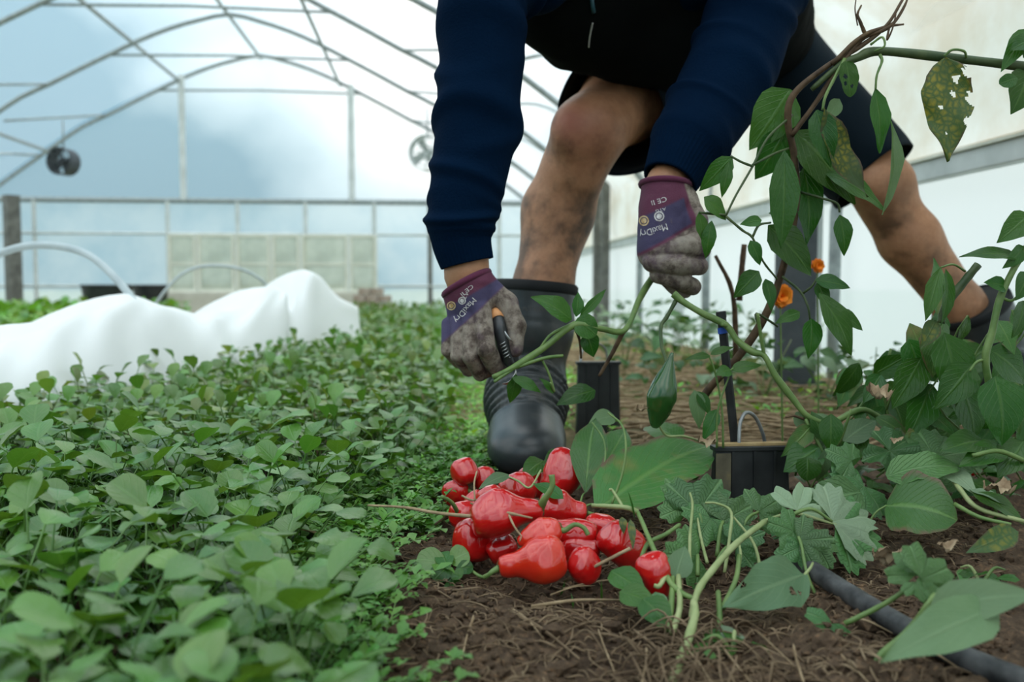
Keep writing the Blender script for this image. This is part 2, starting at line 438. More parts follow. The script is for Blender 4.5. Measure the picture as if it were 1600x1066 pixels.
# --- arch profile
AX = np.array([0, .40, .77, 1.24, 1.60, 1.89, 2.41, 2.86, 3.18]); AZ = np.array([2.82, 2.735, 2.585, 2.35, 2.16, 2.02, 1.64, 1.31, 0.99])
def arch(n=17, inset=0.0):
    d = np.linspace(-3.18, 3.18, n * 2 - 1); z = np.interp(np.abs(d), AX, AZ)
    P = np.stack([XC + d, z - inset], 1); P = np.vstack([[[XL + inset, 0]], [[XL + inset, 0.55]], P[[0]] * 1.0, P[1:-1], P[[-1]], [[XR - inset, 0.55]], [[XR - inset, 0]]])
    return P
ceil = None
P = arch(25, -0.03); P = P[2:-2]
V = []; F = []; yy = np.linspace(YB, YE, 10)
for y in yy: V += [(p[0], y, p[1]) for p in P]
k = len(P)
F = [(i * k + j, i * k + j + 1, (i + 1) * k + j + 1, (i + 1) * k + j) for i in range(len(yy) - 1) for j in range(k - 1)]
ceil = tag(mob('ceiling', V, F, M['film']), 'clear plastic film roof over curved steel hoops', None, None, 'structure')
hoops = [10.0, 8.55, 7.1, 5.7, 4.3, 2.9, 1.5, 0.1, -1.3]
for i, y in enumerate(hoops):
    P2 = spline([(p[0], y - 0.03, p[1]) for p in arch(13, 0.03)], 2)
    V, F, U = tube(P2, 0.021, 8); mob('hoop', V, F, M['steel'], ceil)
for dx in (-0.84, 0.0, 0.84, -2.2, 2.2):
    z = float(np.interp(abs(dx), AX, AZ)) - 0.055
    V, F, U = tube([(XC + dx, YB, z), (XC + dx, 3, z), (XC + dx, YE, z)], 0.017, 7); mob('purlin', V, F, M['steel'], ceil)
for y in hoops[:5]:                                     # crop bars tying the hoop under the ridge and short braces at the sides
    zz = 2.40
    V, F, U = tube([(XC - 1.10, y - 0.03, zz), (XC, y - 0.03, zz + 0.02), (XC + 1.10, y - 0.03, zz)], 0.012, 6); mob('crop_bar', V, F, M['steel'], ceil)
for y0, y1 in zip(hoops[:4], hoops[1:5]):
    for sgn in (-1, 1):
        a = (XC + sgn * 2.28, y0 - 0.03, 1.70); b = (XC + sgn * 2.86, y1, 1.29)
        V, F, U = tube(spline([a, ((a[0] + b[0]) / 2, (y0 + y1) / 2, 1.60), b], 5), 0.012, 6); mob('brace', V, F, M['steel'], ceil)
        a = (XC + sgn * 1.62, y0 - 0.03, 2.13); b = (XC + sgn * 2.10, y1 + .2, 1.84)
        V, F, U = tube(spline([a, b], 5), 0.011, 6); mob('brace', V, F, M['steel'], ceil)

# --- end wall
P = arch(25, 0.0); P = np.array([[p[0], p[1]] for p in P]); zb = 1.235
up = [p for p in P if p[1] > zb]
xl = XC - np.interp(-zb, -AZ, AX); xr = XC + np.interp(-zb, -AZ, AX)
V = [(xl, YE, zb)] + [(p[0], YE, p[1]) for p in up] + [(xr, YE, zb)]
wall_end = tag(mob('wall_end', V, [tuple(range(len(V)))], M['film'], smooth=False), 'clear film gable end wall of the greenhouse', None, None, 'structure')
V = [(XL, YE, 0), (XR, YE, 0), (XR, YE, zb), (XL, YE, zb)]
mob('lower_film', V, [(0, 1, 2, 3)], M['film_low'], wall_end, smooth=False)
def bar(name, a, b, r, mt, parent, sq=True):
    V, F, U = tube([a, tuple((np.array(a) + np.array(b)) / 2), b], r, 4 if sq else 8); return mob(name, V, F, mt, parent, smooth=not sq)
bar('beam', (XL, YE - .05, zb), (XR, YE - .05, zb), 0.030, M['steel'], wall_end)
for px in (287, 550):
    p = at(px, 320, YE - .06); zt = float(np.interp(abs(p.x - XC), AX, AZ)); bar('post', (p.x, YE - .06, zb), (p.x, YE - .06, zt), 0.035, M['painted'], wall_end)
for px in (55, 263, 372, 478, 585, 672, 780, 900):
    p = at(px, 400, YE - .06); bar('post', (p.x, YE - .06, 0), (p.x, YE - .06, zb), 0.024 if px != 672 else 0.026, M['painted'] if px != 672 else M['greywood'], wall_end)
z = at(300, 366, YE).z; bar('rail', (XL, YE - .07, z), (XR, YE - .07, z), 0.016, M['painted'], wall_end)
z = at(300, 447, YE).z; bar('rail', (XL, YE - .07, z), (XR, YE - .07, z), 0.016, M['painted'], wall_end)
p = at(6, 400, YE - .5); bar('corner_post', (p.x, YE - .3, 0), (p.x, YE - .3, 1.25), 0.09, M['greywood'], wall_end)

# --- side walls
def side(name, X, mt, z0, z1, label):
    return tag(mob(name, [(X, YB, z0), (X, YE, z0), (X, YE, z1), (X, YB, z1)], [(0, 1, 2, 3)], mt, smooth=False), label, None, None, 'structure')
side('wall_left', XL, M['film_low'], 0, 1.05, 'milky film side wall left of the beds')
wall_right = side('wall_right', XR + 0.02, M['film_white'], 0.0, 0.66, 'white film lower side wall of the greenhouse')
# cream sheet, slightly slack, above the rail and following the hoops
V = []; F = []; yy = np.linspace(YB, YE, 60)
prof = [(XR + .01, .62), (XR - .005, .75), (XR, .92), (XR, 1.02), (XR - .12, 1.12), (XR - .24, 1.215)]
for y in yy:
    for q, (x, z) in enumerate(prof): V.append((x + 0.012 * math.sin(y * 5.1 + q), y, z))
k = len(prof); F = [(i * k + j, i * k + j + 1, (i + 1) * k + j + 1, (i + 1) * k + j) for i in range(len(yy) - 1) for j in range(k - 1)]
mob('cream_sheet', V, F, M['cream'], wall_right)
V, F, U = tube([(XR - .005, YB, .640), (XR - .01, 3, .640), (XR - .005, YE, .640)], 0.022, 10); mob('sheet_roll', V, F, M['cream'], wall_right)
V, F, U = box((XR - .05, YB, .585), (XR - .01, YE, .638)); bevel_obj(mob('side_rail', V, F, M['painted'], wall_right, smooth=False), .004)
V, F, U = box((XR - .058, YB, .638), (XR - .01, YE, .645)); mob('rail_cap', V, F, M['sash'], wall_right, smooth=False)
for y, w, mt in ((2.95, .028, 'painted'), (6.6, .045, 'greywood'), (6.95, .03, 'greywood'), (4.6, .02, 'painted')):
    V, F, U = box((XR - .10, y - w, 0), (XR - .05, y + w, 2.0 if y < 4 else 1.1)); mob('post', V, F, M[mt], wall_right, smooth=False)

# ================================================================== BACKGROUND THINGS
# old window sashes leaning against the end wall, standing on a low concrete plinth
p0 = at(262, 455, 9.75); p1 = at(590, 455, 9.75); zt = at(400, 366, 9.75).z; zm = at(400, 456, 9.75).z
V, F, U = box((p0.x - .02, 9.62, 0), (p1.x + .04, 9.86, zm)); bevel_obj(tag(mob('concrete_plinth', V, F, M['plinth'], loc=(p0.x, 9.7, 0), smooth=False), 'long grey concrete plinth under the old window sashes', 'plinth'), .01)
edges = [262, 308, 368, 424, 470, 545, 590]
names = ['leftmost old window sash on the concrete plinth', 'second old window sash from the left on the plinth', 'third old window sash from the left on the plinth',
         'fourth old window sash from the left on the plinth', 'fifth old window sash, widest one, on the plinth', 'rightmost old window sash on the concrete plinth']
for i in range(6):
    xa = at(edges[i], 400, 9.75).x + .006; xb = at(edges[i + 1], 400, 9.75).x - .006; w = .03
    r = thing('window_sash', ((xa + xb) / 2, 9.75, zm), names[i], 'window', 'old window sashes')
    for lo, hi in (((xa, 9.73, zm), (xa + w, 9.77, zt)), ((xb - w, 9.73, zm), (xb, 9.77, zt)), ((xa + w, 9.73, zm), (xb - w, 9.77, zm + w)), ((xa + w, 9.73, zt - w), (xb - w, 9.77, zt))):
        V, F, U = box(lo, hi); mob('sash_bar', V, F, M['sash'], r, smooth=False)
    zh = zm + (zt - zm) * .48
    V, F, U = box((xa + w, 9.735, zh - .012), (xb - w, 9.765, zh + .012)); mob('glazing_bar', V, F, M['sash'], r, smooth=False)
    for za, zc in ((zm + w, zh - .012), (zh + .012, zt - w)):
        V, F, U = box((xa + w, 9.748, za), (xb - w, 9.752, zc)); mob('pane', V, F, M['pane'], r, smooth=False)
# stacked bricks beside the plinth
bx0 = at(556, 500, 9.0)
lay = 0
for row in range(4):
    for col in range(3 if row < 3 else 2):
        x = bx0.x + .04 + col * .125 + (0.05 if row % 2 else 0); z = .055 + row * .07
        V, F, U = box((x - .058, 8.9, z - .032), (x + .058, 9.12, z + .032))
        b = mob('brick', V, F, M['brick'], loc=(x, 9.0, z - .032), smooth=False); bevel_obj(b, .006)
        tag(b, 'weathered brick in the low stack beside the window sashes', 'brick', 'bricks stacked by the end wall')
# dark water tubs
for px, Y, w, lab in ((168, 8.6, .20, 'black plastic tub standing left of the grey hoop pipe'), (236, 9.2, .15, 'smaller black plastic tub behind the grey hoop pipe')):
    g = at(px, 470, Y); zt_ = at(px, 447, Y).z
    th_ = np.linspace(0, 1, 9); r = thing('water_tub', (g.x, Y, 0), lab, 'tub')
    V, F, U = tube([(g.x, Y, zz) for zz in (0, .04, .12, .24, zt_ - .03, zt_)], [w * .86, w * .92, w, w * 1.05, w * 1.1, w * 1.1], 24, cap=False, up=(1, 0, 0)); mob('tub_body', V, F, M['blackpl'], r)
    a = np.linspace(0, 2 * math.pi, 25); V, F, U = tube(np.stack([g.x + w * 1.1 * np.cos(a), Y + w * 1.1 * np.sin(a), np.full(25, zt_)], 1), .014, 6, cap=False); mob('rim', V, F, M['blackpl'], r)
    V, F, U = tube([(g.x, Y, zt_ - .07), (g.x, Y, zt_ - .06)], w * 1.02, 24, up=(1, 0, 0)); mob('water_surface', V, F, M['greywood'], r)
# circulation fans
def fan(px, py, Y, R, mt, label, faceX):
    c = at(px, py, Y); r = thing('circulation_fan', (c.x, c.y, c.z - R), label, 'fan')
    d = np.array([faceX, -1, 0.0]); d /= np.linalg.norm(d); s = np.array([-d[1], d[0], 0]); u = np.array([0, 0, 1.0]); c = np3(c)
    a = np.linspace(0, 2 * math.pi, 33)
    ring = lambda rad, off: c + d * off + np.outer(np.cos(a) * rad, s) + np.outer(np.sin(a) * rad, u)
    V = np.vstack([ring(R, -.07), ring(R * 1.04, .07)]); F = [(i, i + 1, 34 + i, 33 + i) for i in range(32)]; mob('housing', V, F, mt, r)
    for rad in (.45, .75, 1.0):
        V, F, U = tube(ring(R * rad, .075), .005, 5, cap=False); mob('guard_ring', V, F, mt, r)
    for k in range(8):
        b = s * math.cos(k * math.pi / 4) + u * math.sin(k * math.pi / 4); V, F, U = tube([c + d * .08, c + d * .078 + b * R], .004, 5); mob('guard_wire', V, F, mt, r)
    V, F, U = tube([c - d * .08, c - d * .03, c + d * .03, c + d * .05], [R * .25, R * .3, R * .3, R * .15], 14); mob('motor', V, F, mt, r)
    for k in range(4):
        g = k * math.pi / 2 + .4; b = s * math.cos(g) + u * math.sin(g); q = np.cross(d, b)
        V = [c + b * R * .2 + q * .02 - d * .01, c + b * R * .92 + q * R * .32 - d * .03, c + b * R * .92 - q * R * .12 + d * .03, c + b * R * .2 - q * .03 + d * .01]; mob('fan_blade', V, [(0, 1, 2, 3)], mt, r)
    V, F, U = tube([c + u * R, c + u * (R + .25)], .008, 6); mob('hanger', V, F, M['steel'], r)
fan(100, 253, 8.5, .12, M['darkpost'], 'small dark circulation fan hanging under the film roof', -.3)
fan(668, 240, 8.0, .15, M['painted'], 'pale round circulation fan half hidden behind the blue sleeve', -.2)

# fleece row cover and hoop pipes over the neighbouring bed
def hoop_pipe(name, P, r, label):
    V, F, U = tube(spline(P, 8), r, 8); tag(mob(name, V, F, M['pipe'], loc=tuple(P[-1])), label, 'hoop', 'bed hoops')
hoop_pipe('bed_hoop', [at(-70, 470, 2.6), at(-30, 415, 2.6), at(25, 388, 2.6), at(85, 384, 2.58), at(140, 400, 2.55), at(185, 440, 2.5), at(215, 482, 2.46), at(232, 530, 2.44)], .0105, 'grey hoop pipe arching out of the white fleece')
hoop_pipe('bed_hoop', [at(240, 480, 4.6), at(262, 450, 4.6), at(290, 425, 4.62), at(330, 415, 4.65), at(380, 422, 4.7), at(415, 445, 4.75), at(435, 485, 4.8)], .008, 'thin farther hoop pipe in front of the window sashes')
# bottom edge (near side), crest, back edge in world terms
e0 = [at(-160, 640, 1.45), at(0, 605, 1.75), at(120, 590, 1.98), at(228, 572, 2.24), at(330, 553, 2.6), at(385, 545, 2.85), at(450, 530, 3.3), at(458, 530, 3.42), at(510, 524, 3.7), at(567, 514, 4.0)]
e1 = [at(-160, 575, 1.75), at(0, 538, 2.05), at(110, 500, 2.25), at(205, 475, 2.45), at(290, 489, 2.8), at(370, 497, 3.1), at(440, 452, 3.5), at(454, 482, 3.62), at(484, 428, 3.85), at(556, 486, 4.15)]
E0, E1 = spline(e0, 8), spline(e1, 8); nn = len(E0); nt = 26
V = []
for i in range(nn):
    a = E0[i].copy(); a[2] = min(a[2], 0.10) - .07; b = E1[i]; w = np.array([-.42 - .1 * math.sin(i * .3), .12, 0])
    for j in range(nt):
        s = j / (nt - 1)
        if s < .5:
            q = s / .5; p = a + (b - a) * q; p[2] = a[2] + (b[2] - a[2]) * math.sin(q * math.pi / 2) ** 0.85
        else:
            q = (s - .5) / .5; p = b + w * q; p[2] = b[2] * math.cos(q * math.pi / 2) ** .8 if q < 1 else 0.0
            p[2] += .015
        wr = 0.016 * fbm(np.array([i * .22, j * .10, 1.3]), 3) + .008 * math.sin(i * .9 + 2.2 * math.sin(j * .3)) * math.sin(s * math.pi)
        p = p + np.array([wr * .3, -wr, wr * .8]); V.append(p)
F = [(i * nt + j, i * nt + j + 1, (i + 1) * nt + j + 1, (i + 1) * nt + j) for i in range(nn - 1) for j in range(nt - 1)]
tag(mob('fleece_cover', V, F, M['fleece'], loc=(-.6, 2.4, 0)), 'crumpled white fleece row cover beside the salad bed', 'row cover')

# ================================================================== LEAVES
M['salad'] = leaf_mat('salad_leaf', (0.056, 0.158, 0.018), (0.108, 0.240, 0.036), (0.16, 0.31, 0.09), rough=0.33, trans=0.24, veins=5, vein_amt=0.25, spec=0.75)
M['salad_t'] = leaf_mat('salad_leaf_mass', (0.050, 0.158, 0.022), (0.098, 0.235, 0.042), (0.16, 0.31, 0.09), rough=0.35, trans=0.24, veins=5, vein_amt=0.2, tinted=True, spec=0.75)
M['chick'] = leaf_mat('chickweed_leaf', (0.060, 0.185, 0.022), (0.105, 0.255, 0.040), (0.15, 0.31, 0.07), rough=0.42, trans=0.22, veins=3, vein_amt=0.3, tinted=True)
M['pleaf'] = leaf_mat('pepper_leaf', (0.018, 0.082, 0.008), (0.036, 0.122, 0.014), (0.090, 0.19, 0.04), rough=0.30, trans=0.24, veins=7, vein_amt=0.45, spec=.4, bstr=.5)
M['pleaf_pale'] = leaf_mat('pepper_leaf_underside', (0.085, 0.17, 0.075), (0.125, 0.215, 0.10), (0.18, 0.28, 0.14), rough=0.55, trans=0.25, veins=7, vein_amt=0.5)
M['mottled'] = leaf_mat('yellowing_leaf', (0.030, 0.075, 0.016), (0.055, 0.105, 0.025), (0.05, 0.10, 0.03), rough=0.5, trans=0.25, veins=7, vein_amt=0.5, mottled=((0.25, 0.22, 0.018), (0.07, 0.035, 0.025), 120, .36))
M['dock'] = leaf_mat('dock_leaf', (0.030, 0.120, 0.018), (0.058, 0.170, 0.030), (0.17, 0.31, 0.08), rough=0.45, trans=0.18, veins=11, vein_amt=0.45, mottled=((0.27, 0.20, 0.06), (0.14, 0.07, 0.045), 30, .53), bstr=.6)
M['lobed'] = leaf_mat('lobed_leaf', (0.036, 0.115, 0.026), (0.072, 0.175, 0.048), (0.14, 0.26, 0.10), rough=0.45, trans=0.2, veins=9, vein_amt=0.6, bstr=1.0)
M['lobed_pale'] = leaf_mat('lobed_leaf_pale', (0.17, 0.26, 0.15), (0.24, 0.33, 0.20), (0.30, 0.40, 0.25), rough=0.5, trans=0.2, veins=9, vein_amt=0.5, bstr=.6)
M['dryleaf'] = simple('dry_leaf', [(0.3, (0.16, 0.10, 0.055)), (0.6, (0.36, 0.27, 0.17)), (0.8, (0.50, 0.42, 0.30))], 40, 0.8, 0.2, 0.5)
M['stem'] = simple('green_stem', [(0.3, (0.075, 0.15, 0.035)), (0.7, (0.17, 0.25, 0.075))], 45, 0.45, 0.4, 0.2)
M['stem_dark'] = simple('dark_green_stem', [(0.3, (0.030, 0.060, 0.018)), (0.7, (0.075, 0.105, 0.035))], 45, 0.5, 0.4, 0.2)
M['stem_pale'] = simple('pale_stem', [(0.3, (0.21, 0.27, 0.10)), (0.7, (0.34, 0.38, 0.18))], 45, 0.5, 0.3, 0.2)
M['woody'] = simple('woody_stem', [(0.3, (0.040, 0.024, 0.014)), (0.6, (0.115, 0.070, 0.038)), (0.8, (0.18, 0.13, 0.06))], 55, 0.65, 0.3, 0.4)
M['straw'] = simple('straw', [(0.3, (0.22, 0.15, 0.085)), (0.7, (0.44, 0.33, 0.20))], 60, 0.75, 0.2, 0.3)

PROF = {
 'round': ([0, .08, .2, .38, .58, .76, .9, .97, 1], [.06, .26, .60, .92, 1.0, .93, .70, .42, .06]),
 'ovate': ([0, .06, .16, .32, .5, .68, .84, .95, 1], [.05, .42, .80, 1.0, .90, .66, .36, .12, .01]),
 'lance': ([0, .08, .2, .4, .6, .8, .93, 1], [.05, .36, .72, 1.0, .88, .50, .18, .01]),
 'broad': ([0, .05, .15, .3, .5, .7, .87, .96, 1], [.20, .62, .88, 1.0, .98, .85, .58, .30, .05]),
 'diamond': ([0, .15, .35, .55, .74, .88, .96, 1], [.05, .30, .74, 1.0, .96, .70, .40, .06]),
}
def leaf_geo(L, Wd, prof='ovate', fold=0.18, arch=0.06, curl=0.10, nL=7, js=(-1, -.5, 0, .5, 1), wav=0.0, seed=0, side=0.0, pet=0.0, pr=.001, roll=0.0):
    """blade along +Y from the origin, normal +Z; uv.x along, uv.y across"""
    xs, ys_ = PROF[prof]; ts = 1 - (1 - np.linspace(0, 1, nL + 1)) ** 1.45; V = []; U = []
    for i, t in enumerate(ts):
        w = Wd / 2 * float(np.interp(t, xs, ys_))
        for j in js:
            x = w * j; z = fold * abs(x) + arch * L * math.sin(math.pi * t) - curl * L * t * t
            if wav: z += wav * L * math.sin(t * 13 + seed * 1.7 + j * 2.0) * abs(j); x *= 1 + wav * 2 * math.sin(t * 17 + seed + j)
            if roll: ang = roll * j * 1.0; x = w * math.sin(ang) / max(roll, .01); z += w * (1 - math.cos(ang)) / max(roll, .01)
            V.append((x + side * L * t * t, L * t * (1 - .25 * abs(curl) * t), z)); U.append((t, .5 + j * .5))
    k = len(js); F = [(i * k + j, i * k + j + 1, (i + 1) * k + j + 1, (i + 1) * k + j) for i in range(nL) for j in range(k - 1)]
    return np.array(V), F, np.array(U)
def basis(d, nrm):
    y = np3(d); y = y / np.linalg.norm(y); nn_ = np3(nrm); x = np.cross(y, nn_); x /= np.linalg.norm(x) + 1e-9; z = np.cross(x, y)
    return np.stack([x, y, z], 0)
def place_leaf(geo, base, d, nrm):
    B = basis(d, nrm); return geo[0] @ B + np3(base), geo[1], geo[2]

# salad leaf prototypes: stalk from the crown plus blade
def salad_proto(i, r, nL=7, js=(-1, -.55, 0, .55, 1), stalk=True):
    hgt = r.uniform(.05, .105); out = r.uniform(.015, .05); L = r.uniform(.021, .038); Wd = L * r.uniform(.78, 1.05)
    P = spline([(0, 0, 0), (0, out * .35, hgt * .6), (0, out, hgt)], 3)
    tilt = r.uniform(-.40, .45) if r.random() < .8 else r.uniform(.4, 1.0)
    g = leaf_geo(L, Wd, r.choice(['round', 'diamond', 'round', 'broad']), fold=r.uniform(-.05, .35), arch=r.uniform(.0, .10), curl=r.uniform(-.12, .38), nL=nL, js=js, wav=r.uniform(0, .035), seed=i, side=r.uniform(-.15, .15))
    b = place_leaf(g, (0, out, hgt), (r.uniform(-.3, .3), math.cos(tilt), math.sin(tilt)), (r.uniform(-.4, .4), -math.sin(tilt), math.cos(tilt)))
    if not stalk: return b
    t = tube(P, [.0012, .0009], 3, cap=False); t = (t[0], t[1], np.column_stack([t[2][:, 0], np.full(len(t[0]), .5)]))
    return join(t, b)
rr = random.Random(3)
protos = [salad_proto(i, rr) for i in range(14)]
pm = []
for i, g in enumerate(protos):
    me = make_mesh('salad_leaf', g[0], g[1], g[2]); me.materials.append(M['salad']); pm.append(me)

def bed_right(y):  return np.interp(y, [.40, .65, .85, 1.05, 1.5, 2.4, 4.0, 9.5], [-.09, -.085, -.115, -.135, -.035, .06, .10, .10])
def bed_left(y):   return np.interp(y, [.40, 1.0, 1.55, 1.75, 2.24, 2.85, 4.0, 4.3, 9.5], [-.45, -.80, -.98, -.86, -.74, -.62, -.33, -.75, -.9])
pts = []
y = .40
while y < 9.4:
    sp = .041 if y < 2 else (.058 if y < 4 else .10)
    x = float(bed_left(y))
    while x < float(bed_right(y)):
        pts.append((x + rr.uniform(-.5, .5) * sp, y + rr.uniform(-.5, .5) * sp)); x += sp
    y += sp * .9
def in_view(x, y):
    px = 675 + x / y * FPX * 1.0
    return px > -130
pts = [p for p in pts if in_view(*p)]
pts.sort(key=lambda p: p[1])
near, far = pts[:300], pts[300:]
for i, (x, y) in enumerate(near):
    z = float(ground_z(x, y)); r = thing('salad_plant', (x, y, z), 'round-leaved green salad plant in the dense bed nearest the camera', 'salad plant', 'salad plants in the bed')
    r.rotation_euler.z = rr.uniform(0, 6.28)
    nlf = rr.randint(7, 9)
    for k in range(nlf):
        lf = bpy.data.objects.new('leaf', pm[rr.randrange(len(pm))]); C.objects.link(lf); lf.parent = r
        lf.rotation_euler = (rr.uniform(-.25, .2), rr.uniform(-.2, .2), k * 2.4 + rr.uniform(-.4, .4)); s = rr.uniform(.75, 1.18) * (.62 if k > 5 else 1)
        lf.scale = (s, s, s * rr.uniform(.8, 1.05))
def scatter(geos, spots, tintf):
    """spots: (x,y,z,rotz,tilt,scale,geo index) -> one joined mesh"""
    Vs, Fs, Us, Ts = [], [], [], []; n0 = 0
    for (x, y, z, a, ti, s, gi) in spots:
        V, F, U = geos[gi]; ca, sa = math.cos(a), math.sin(a); ct, st = math.cos(ti), math.sin(ti)
        q = V * s; yz = np.stack([q[:, 0], q[:, 1] * ct - q[:, 2] * st, q[:, 1] * st + q[:, 2] * ct], 1)
        w = np.stack([yz[:, 0] * ca - yz[:, 1] * sa + x, yz[:, 0] * sa + yz[:, 1] * ca + y, yz[:, 2] + z], 1)
        Vs.append(w); Us.append(U); Fs += [tuple(i + n0 for i in f) for f in F]; Ts.append(np.tile(tintf(), (len(V), 1))); n0 += len(V)
    return np.vstack(Vs), Fs, np.vstack(Us), np.vstack(Ts)
def green_tint():
    v = rr.uniform(.85, 1.65); yl = rr.uniform(.95, 1.4) if rr.random() < .85 else 1.8
    return (v * yl, v, v * rr.uniform(.75, 1.15))
lo_protos = [salad_proto(i, rr, nL=4, js=(-1, 0, 1), stalk=(i % 2 == 0)) for i in range(14)]
spots = []
for (x, y) in far:
    big = 1.0 if y < 2 else (1.15 if y < 4 else 1.7)
    for k in range(6 if y < 2 else 5):
        spots.append((x, y, float(-.008), rr.uniform(0, 6.28), rr.uniform(-.2, .2), rr.uniform(.75, 1.15) * big * (.8 if y > 4 else 1), rr.randrange(14)))
V, F, U, T = scatter(lo_protos, spots, green_tint)
tag(mob('salad_bed', V, F, M['salad_t'], uv=U, tint=T, loc=(-.3, 3, 0)), 'dense green salad leaves receding toward the far end wall', 'salad bed', None, 'stuff')

# ---- chickweed sprigs
def sprig(r, n=9, spread=.07, leafL=.011, h=.03):
    a0 = r.uniform(0, 6.28); parts_l = []; parts_s = []
    for b in range(4):
        a = a0 + b * 1.6 + r.uniform(-.4, .4); d = np.array([math.cos(a), math.sin(a), 0]); L = spread * r.uniform(.6, 1.1)
        P = spline([(0, 0, 0), d * L * .4 + (r.uniform(-.01, .01), r.uniform(-.01, .01), h * .7), d * L + (r.uniform(-.02, .02), r.uniform(-.02, .02), h * r.uniform(.6, 1.5))], 5)
        parts_s.append(tube(P, [.0009, .0005], 4, cap=False))
        for i in range(2, len(P)):
            T = P[i] - P[i - 1]
            for s in (-1, 1):
                sd = np.cross(T, (0, 0, 1)); sd = sd / (np.linalg.norm(sd) + 1e-9) * s
                if i % 2: sd = sd * .5 + T / np.linalg.norm(T) * .7
                l_ = leafL * r.uniform(.7, 1.25); g = leaf_geo(l_, l_ * .62, 'ovate', fold=.25, arch=.05, curl=r.uniform(-.1, .3), nL=3, js=(-1, 0, 1))
                parts_l.append(place_leaf(g, P[i], sd + np.array([0, 0, r.uniform(-.1, .5)]), (r.uniform(-.3, .3), r.uniform(-.3, .3), 1)))
    return join(*parts_l), join(*parts_s)
sp_l, sp_s = [], []
for i in range(6):
    a, b = sprig(rr, leafL=.0105 if i < 4 else .015)
    me = make_mesh('foliage', a[0], a[1], a[2], np.ones((len(a[0]), 3)) * rr.uniform(.85, 1.2)); me.materials.append(M['chick']); sp_l.append(me)
    ms = make_mesh('stem', b[0], b[1], b[2]); ms.materials.append(M['stem']); sp_s.append(ms)
def add_sprig(x, y, s, label, group, zoff=0.0):
    r = thing('chickweed_sprig', (x, y, float(ground_z(x, y)) + zoff), label, 'weed', group); r.rotation_euler.z = rr.uniform(0, 6.28); r.scale = (s, s, s)
    k = rr.randrange(6)
    o1 = bpy.data.objects.new('foliage', sp_l[k]); C.objects.link(o1); o1.parent = r; o1['kind'] = 'stuff'
    o2 = bpy.data.objects.new('stem', sp_s[k]); C.objects.link(o2); o2.parent = r
cnt = 0
for i in range(4000):
    y = rr.uniform(.56, 1.62); br = float(bed_right(y)); x = rr.uniform(br - .05, br + .16)
    lim = float(np.interp(y, [.55, .8, .95, 1.05, 1.25, 1.6], [-.03, -.055, -.06, -.03, .02, .13]))
    if x > lim or x < br - .05: continue
    add_sprig(x, y, rr.uniform(.75, 1.25), 'small-leaved chickweed sprig between the salad bed and red peppers', 'chickweed sprigs'); cnt += 1
    if cnt >= 190: break
# low weeds carpeting the path beyond the boot: one mass
spots = []
tiny = [leaf_geo(.016, .011, 'ovate', .2, .05, .15, 3, (-1, 0, 1)) for _ in range(2)] + [leaf_geo(.028, .004, 'lance', .2, .05, .3, 3, (-1, 0, 1)) for _ in range(2)]
for i in range(9000):
    y = 1.35 * (9.3 / 1.35) ** rr.random(); a = float(bed_right(y)) - .04; b = min(a + .10 + .32 * min(1, (y - 1.2)), .62)
    x = rr.uniform(a, b)
    s = rr.uniform(.8, 1.5) * (1 if y < 2 else y / 2); spots.append((x, y, rr.uniform(0, .02) * (1 if y < 2 else 1.5), rr.uniform(0, 6.28), rr.uniform(-.1, .9), s, rr.randrange(4)))
for i in range(3500):
    y = 1.7 * (5.5 / 1.7) ** rr.random(); x = rr.uniform(.25, 1.25)
    if fbm(np.array([x * 4, y * 3, .5]), 2) < .05: continue
    spots.append((x, y, rr.uniform(0, .03), rr.uniform(0, 6.28), rr.uniform(-.1, .9), rr.uniform(.9, 1.8), rr.randrange(4)))
def path_tint():
    v = rr.uniform(1.1, 2.3); q = rr.random(); return (v * 1.5, v * 1.1, v * .7) if q < .6 else ((v * 3.0, v * 1.5, v * 1.6) if q < .7 else (v, v, v))
V, F, U, T = scatter(tiny, spots, path_tint)
tag(mob('path_weeds', V, F, M['chick'], uv=U, tint=T, loc=(.2, 3, 0)), 'low yellow-green weeds carpeting the path beside the boot', 'weeds', None, 'stuff')
# green strip at the left beyond the fleece
spots = []
for i in range(2500):
    y = rr.uniform(5.0, 8.5); x = rr.uniform(-4.4, -2.2 + (8.5 - y) * .0)
    spots.append((x, y, rr.uniform(0, .16), rr.uniform(0, 6.28), rr.uniform(-.2, 1.0), rr.uniform(4, 8), rr.randrange(2)))
V, F, U, T = scatter(tiny, spots, green_tint)
tag(mob('far_greens', V, F, M['chick'], uv=U, tint=T, loc=(-3, 6, 0)), 'low row of leafy greens behind the white fleece', 'greens', None, 'stuff')

# ================================================================== PERSON
m, n, l, o = mat('skin')
z1 = noise_(n, l, 11, 5, .6); z2 = noise_(n, l, 60, 5, .65)
c = ramp(n, l, z2, [(.3, (.34, .155, .078)), (.7, (.44, .220, .118))])
dm = N(n, 'MapRange'); dm.inputs[1].default_value = .44; dm.inputs[2].default_value = .62; l.new(z1, dm.inputs[0])
tcs = n.new('ShaderNodeTexCoord'); gr = N(n, 'Vector', ) if False else None
at_ = n.new('ShaderNodeAttribute'); at_.attribute_name = 'tint'      # r channel: how muddy the skin is here
sp_ = n.new('ShaderNodeSeparateColor'); l.new(at_.outputs['Color'], sp_.inputs[0])
dd = N(n, 'Math', operation='MULTIPLY'); l.new(dm.outputs[0], dd.inputs[0]); l.new(sp_.outputs[0], dd.inputs[1])
c = mixc(n, l, dd.outputs[0], c, (.070, .038, .020))
rd = N(n, 'Math', operation='MULTIPLY'); l.new(sp_.outputs[1], rd.inputs[0]); rd.inputs[1].default_value = .6
c = mixc(n, l, rd.outputs[0], c, (.34, .10, .075))
b = bsdf(n, l, o, c, .52, .4, 0, z2, .25, .002)
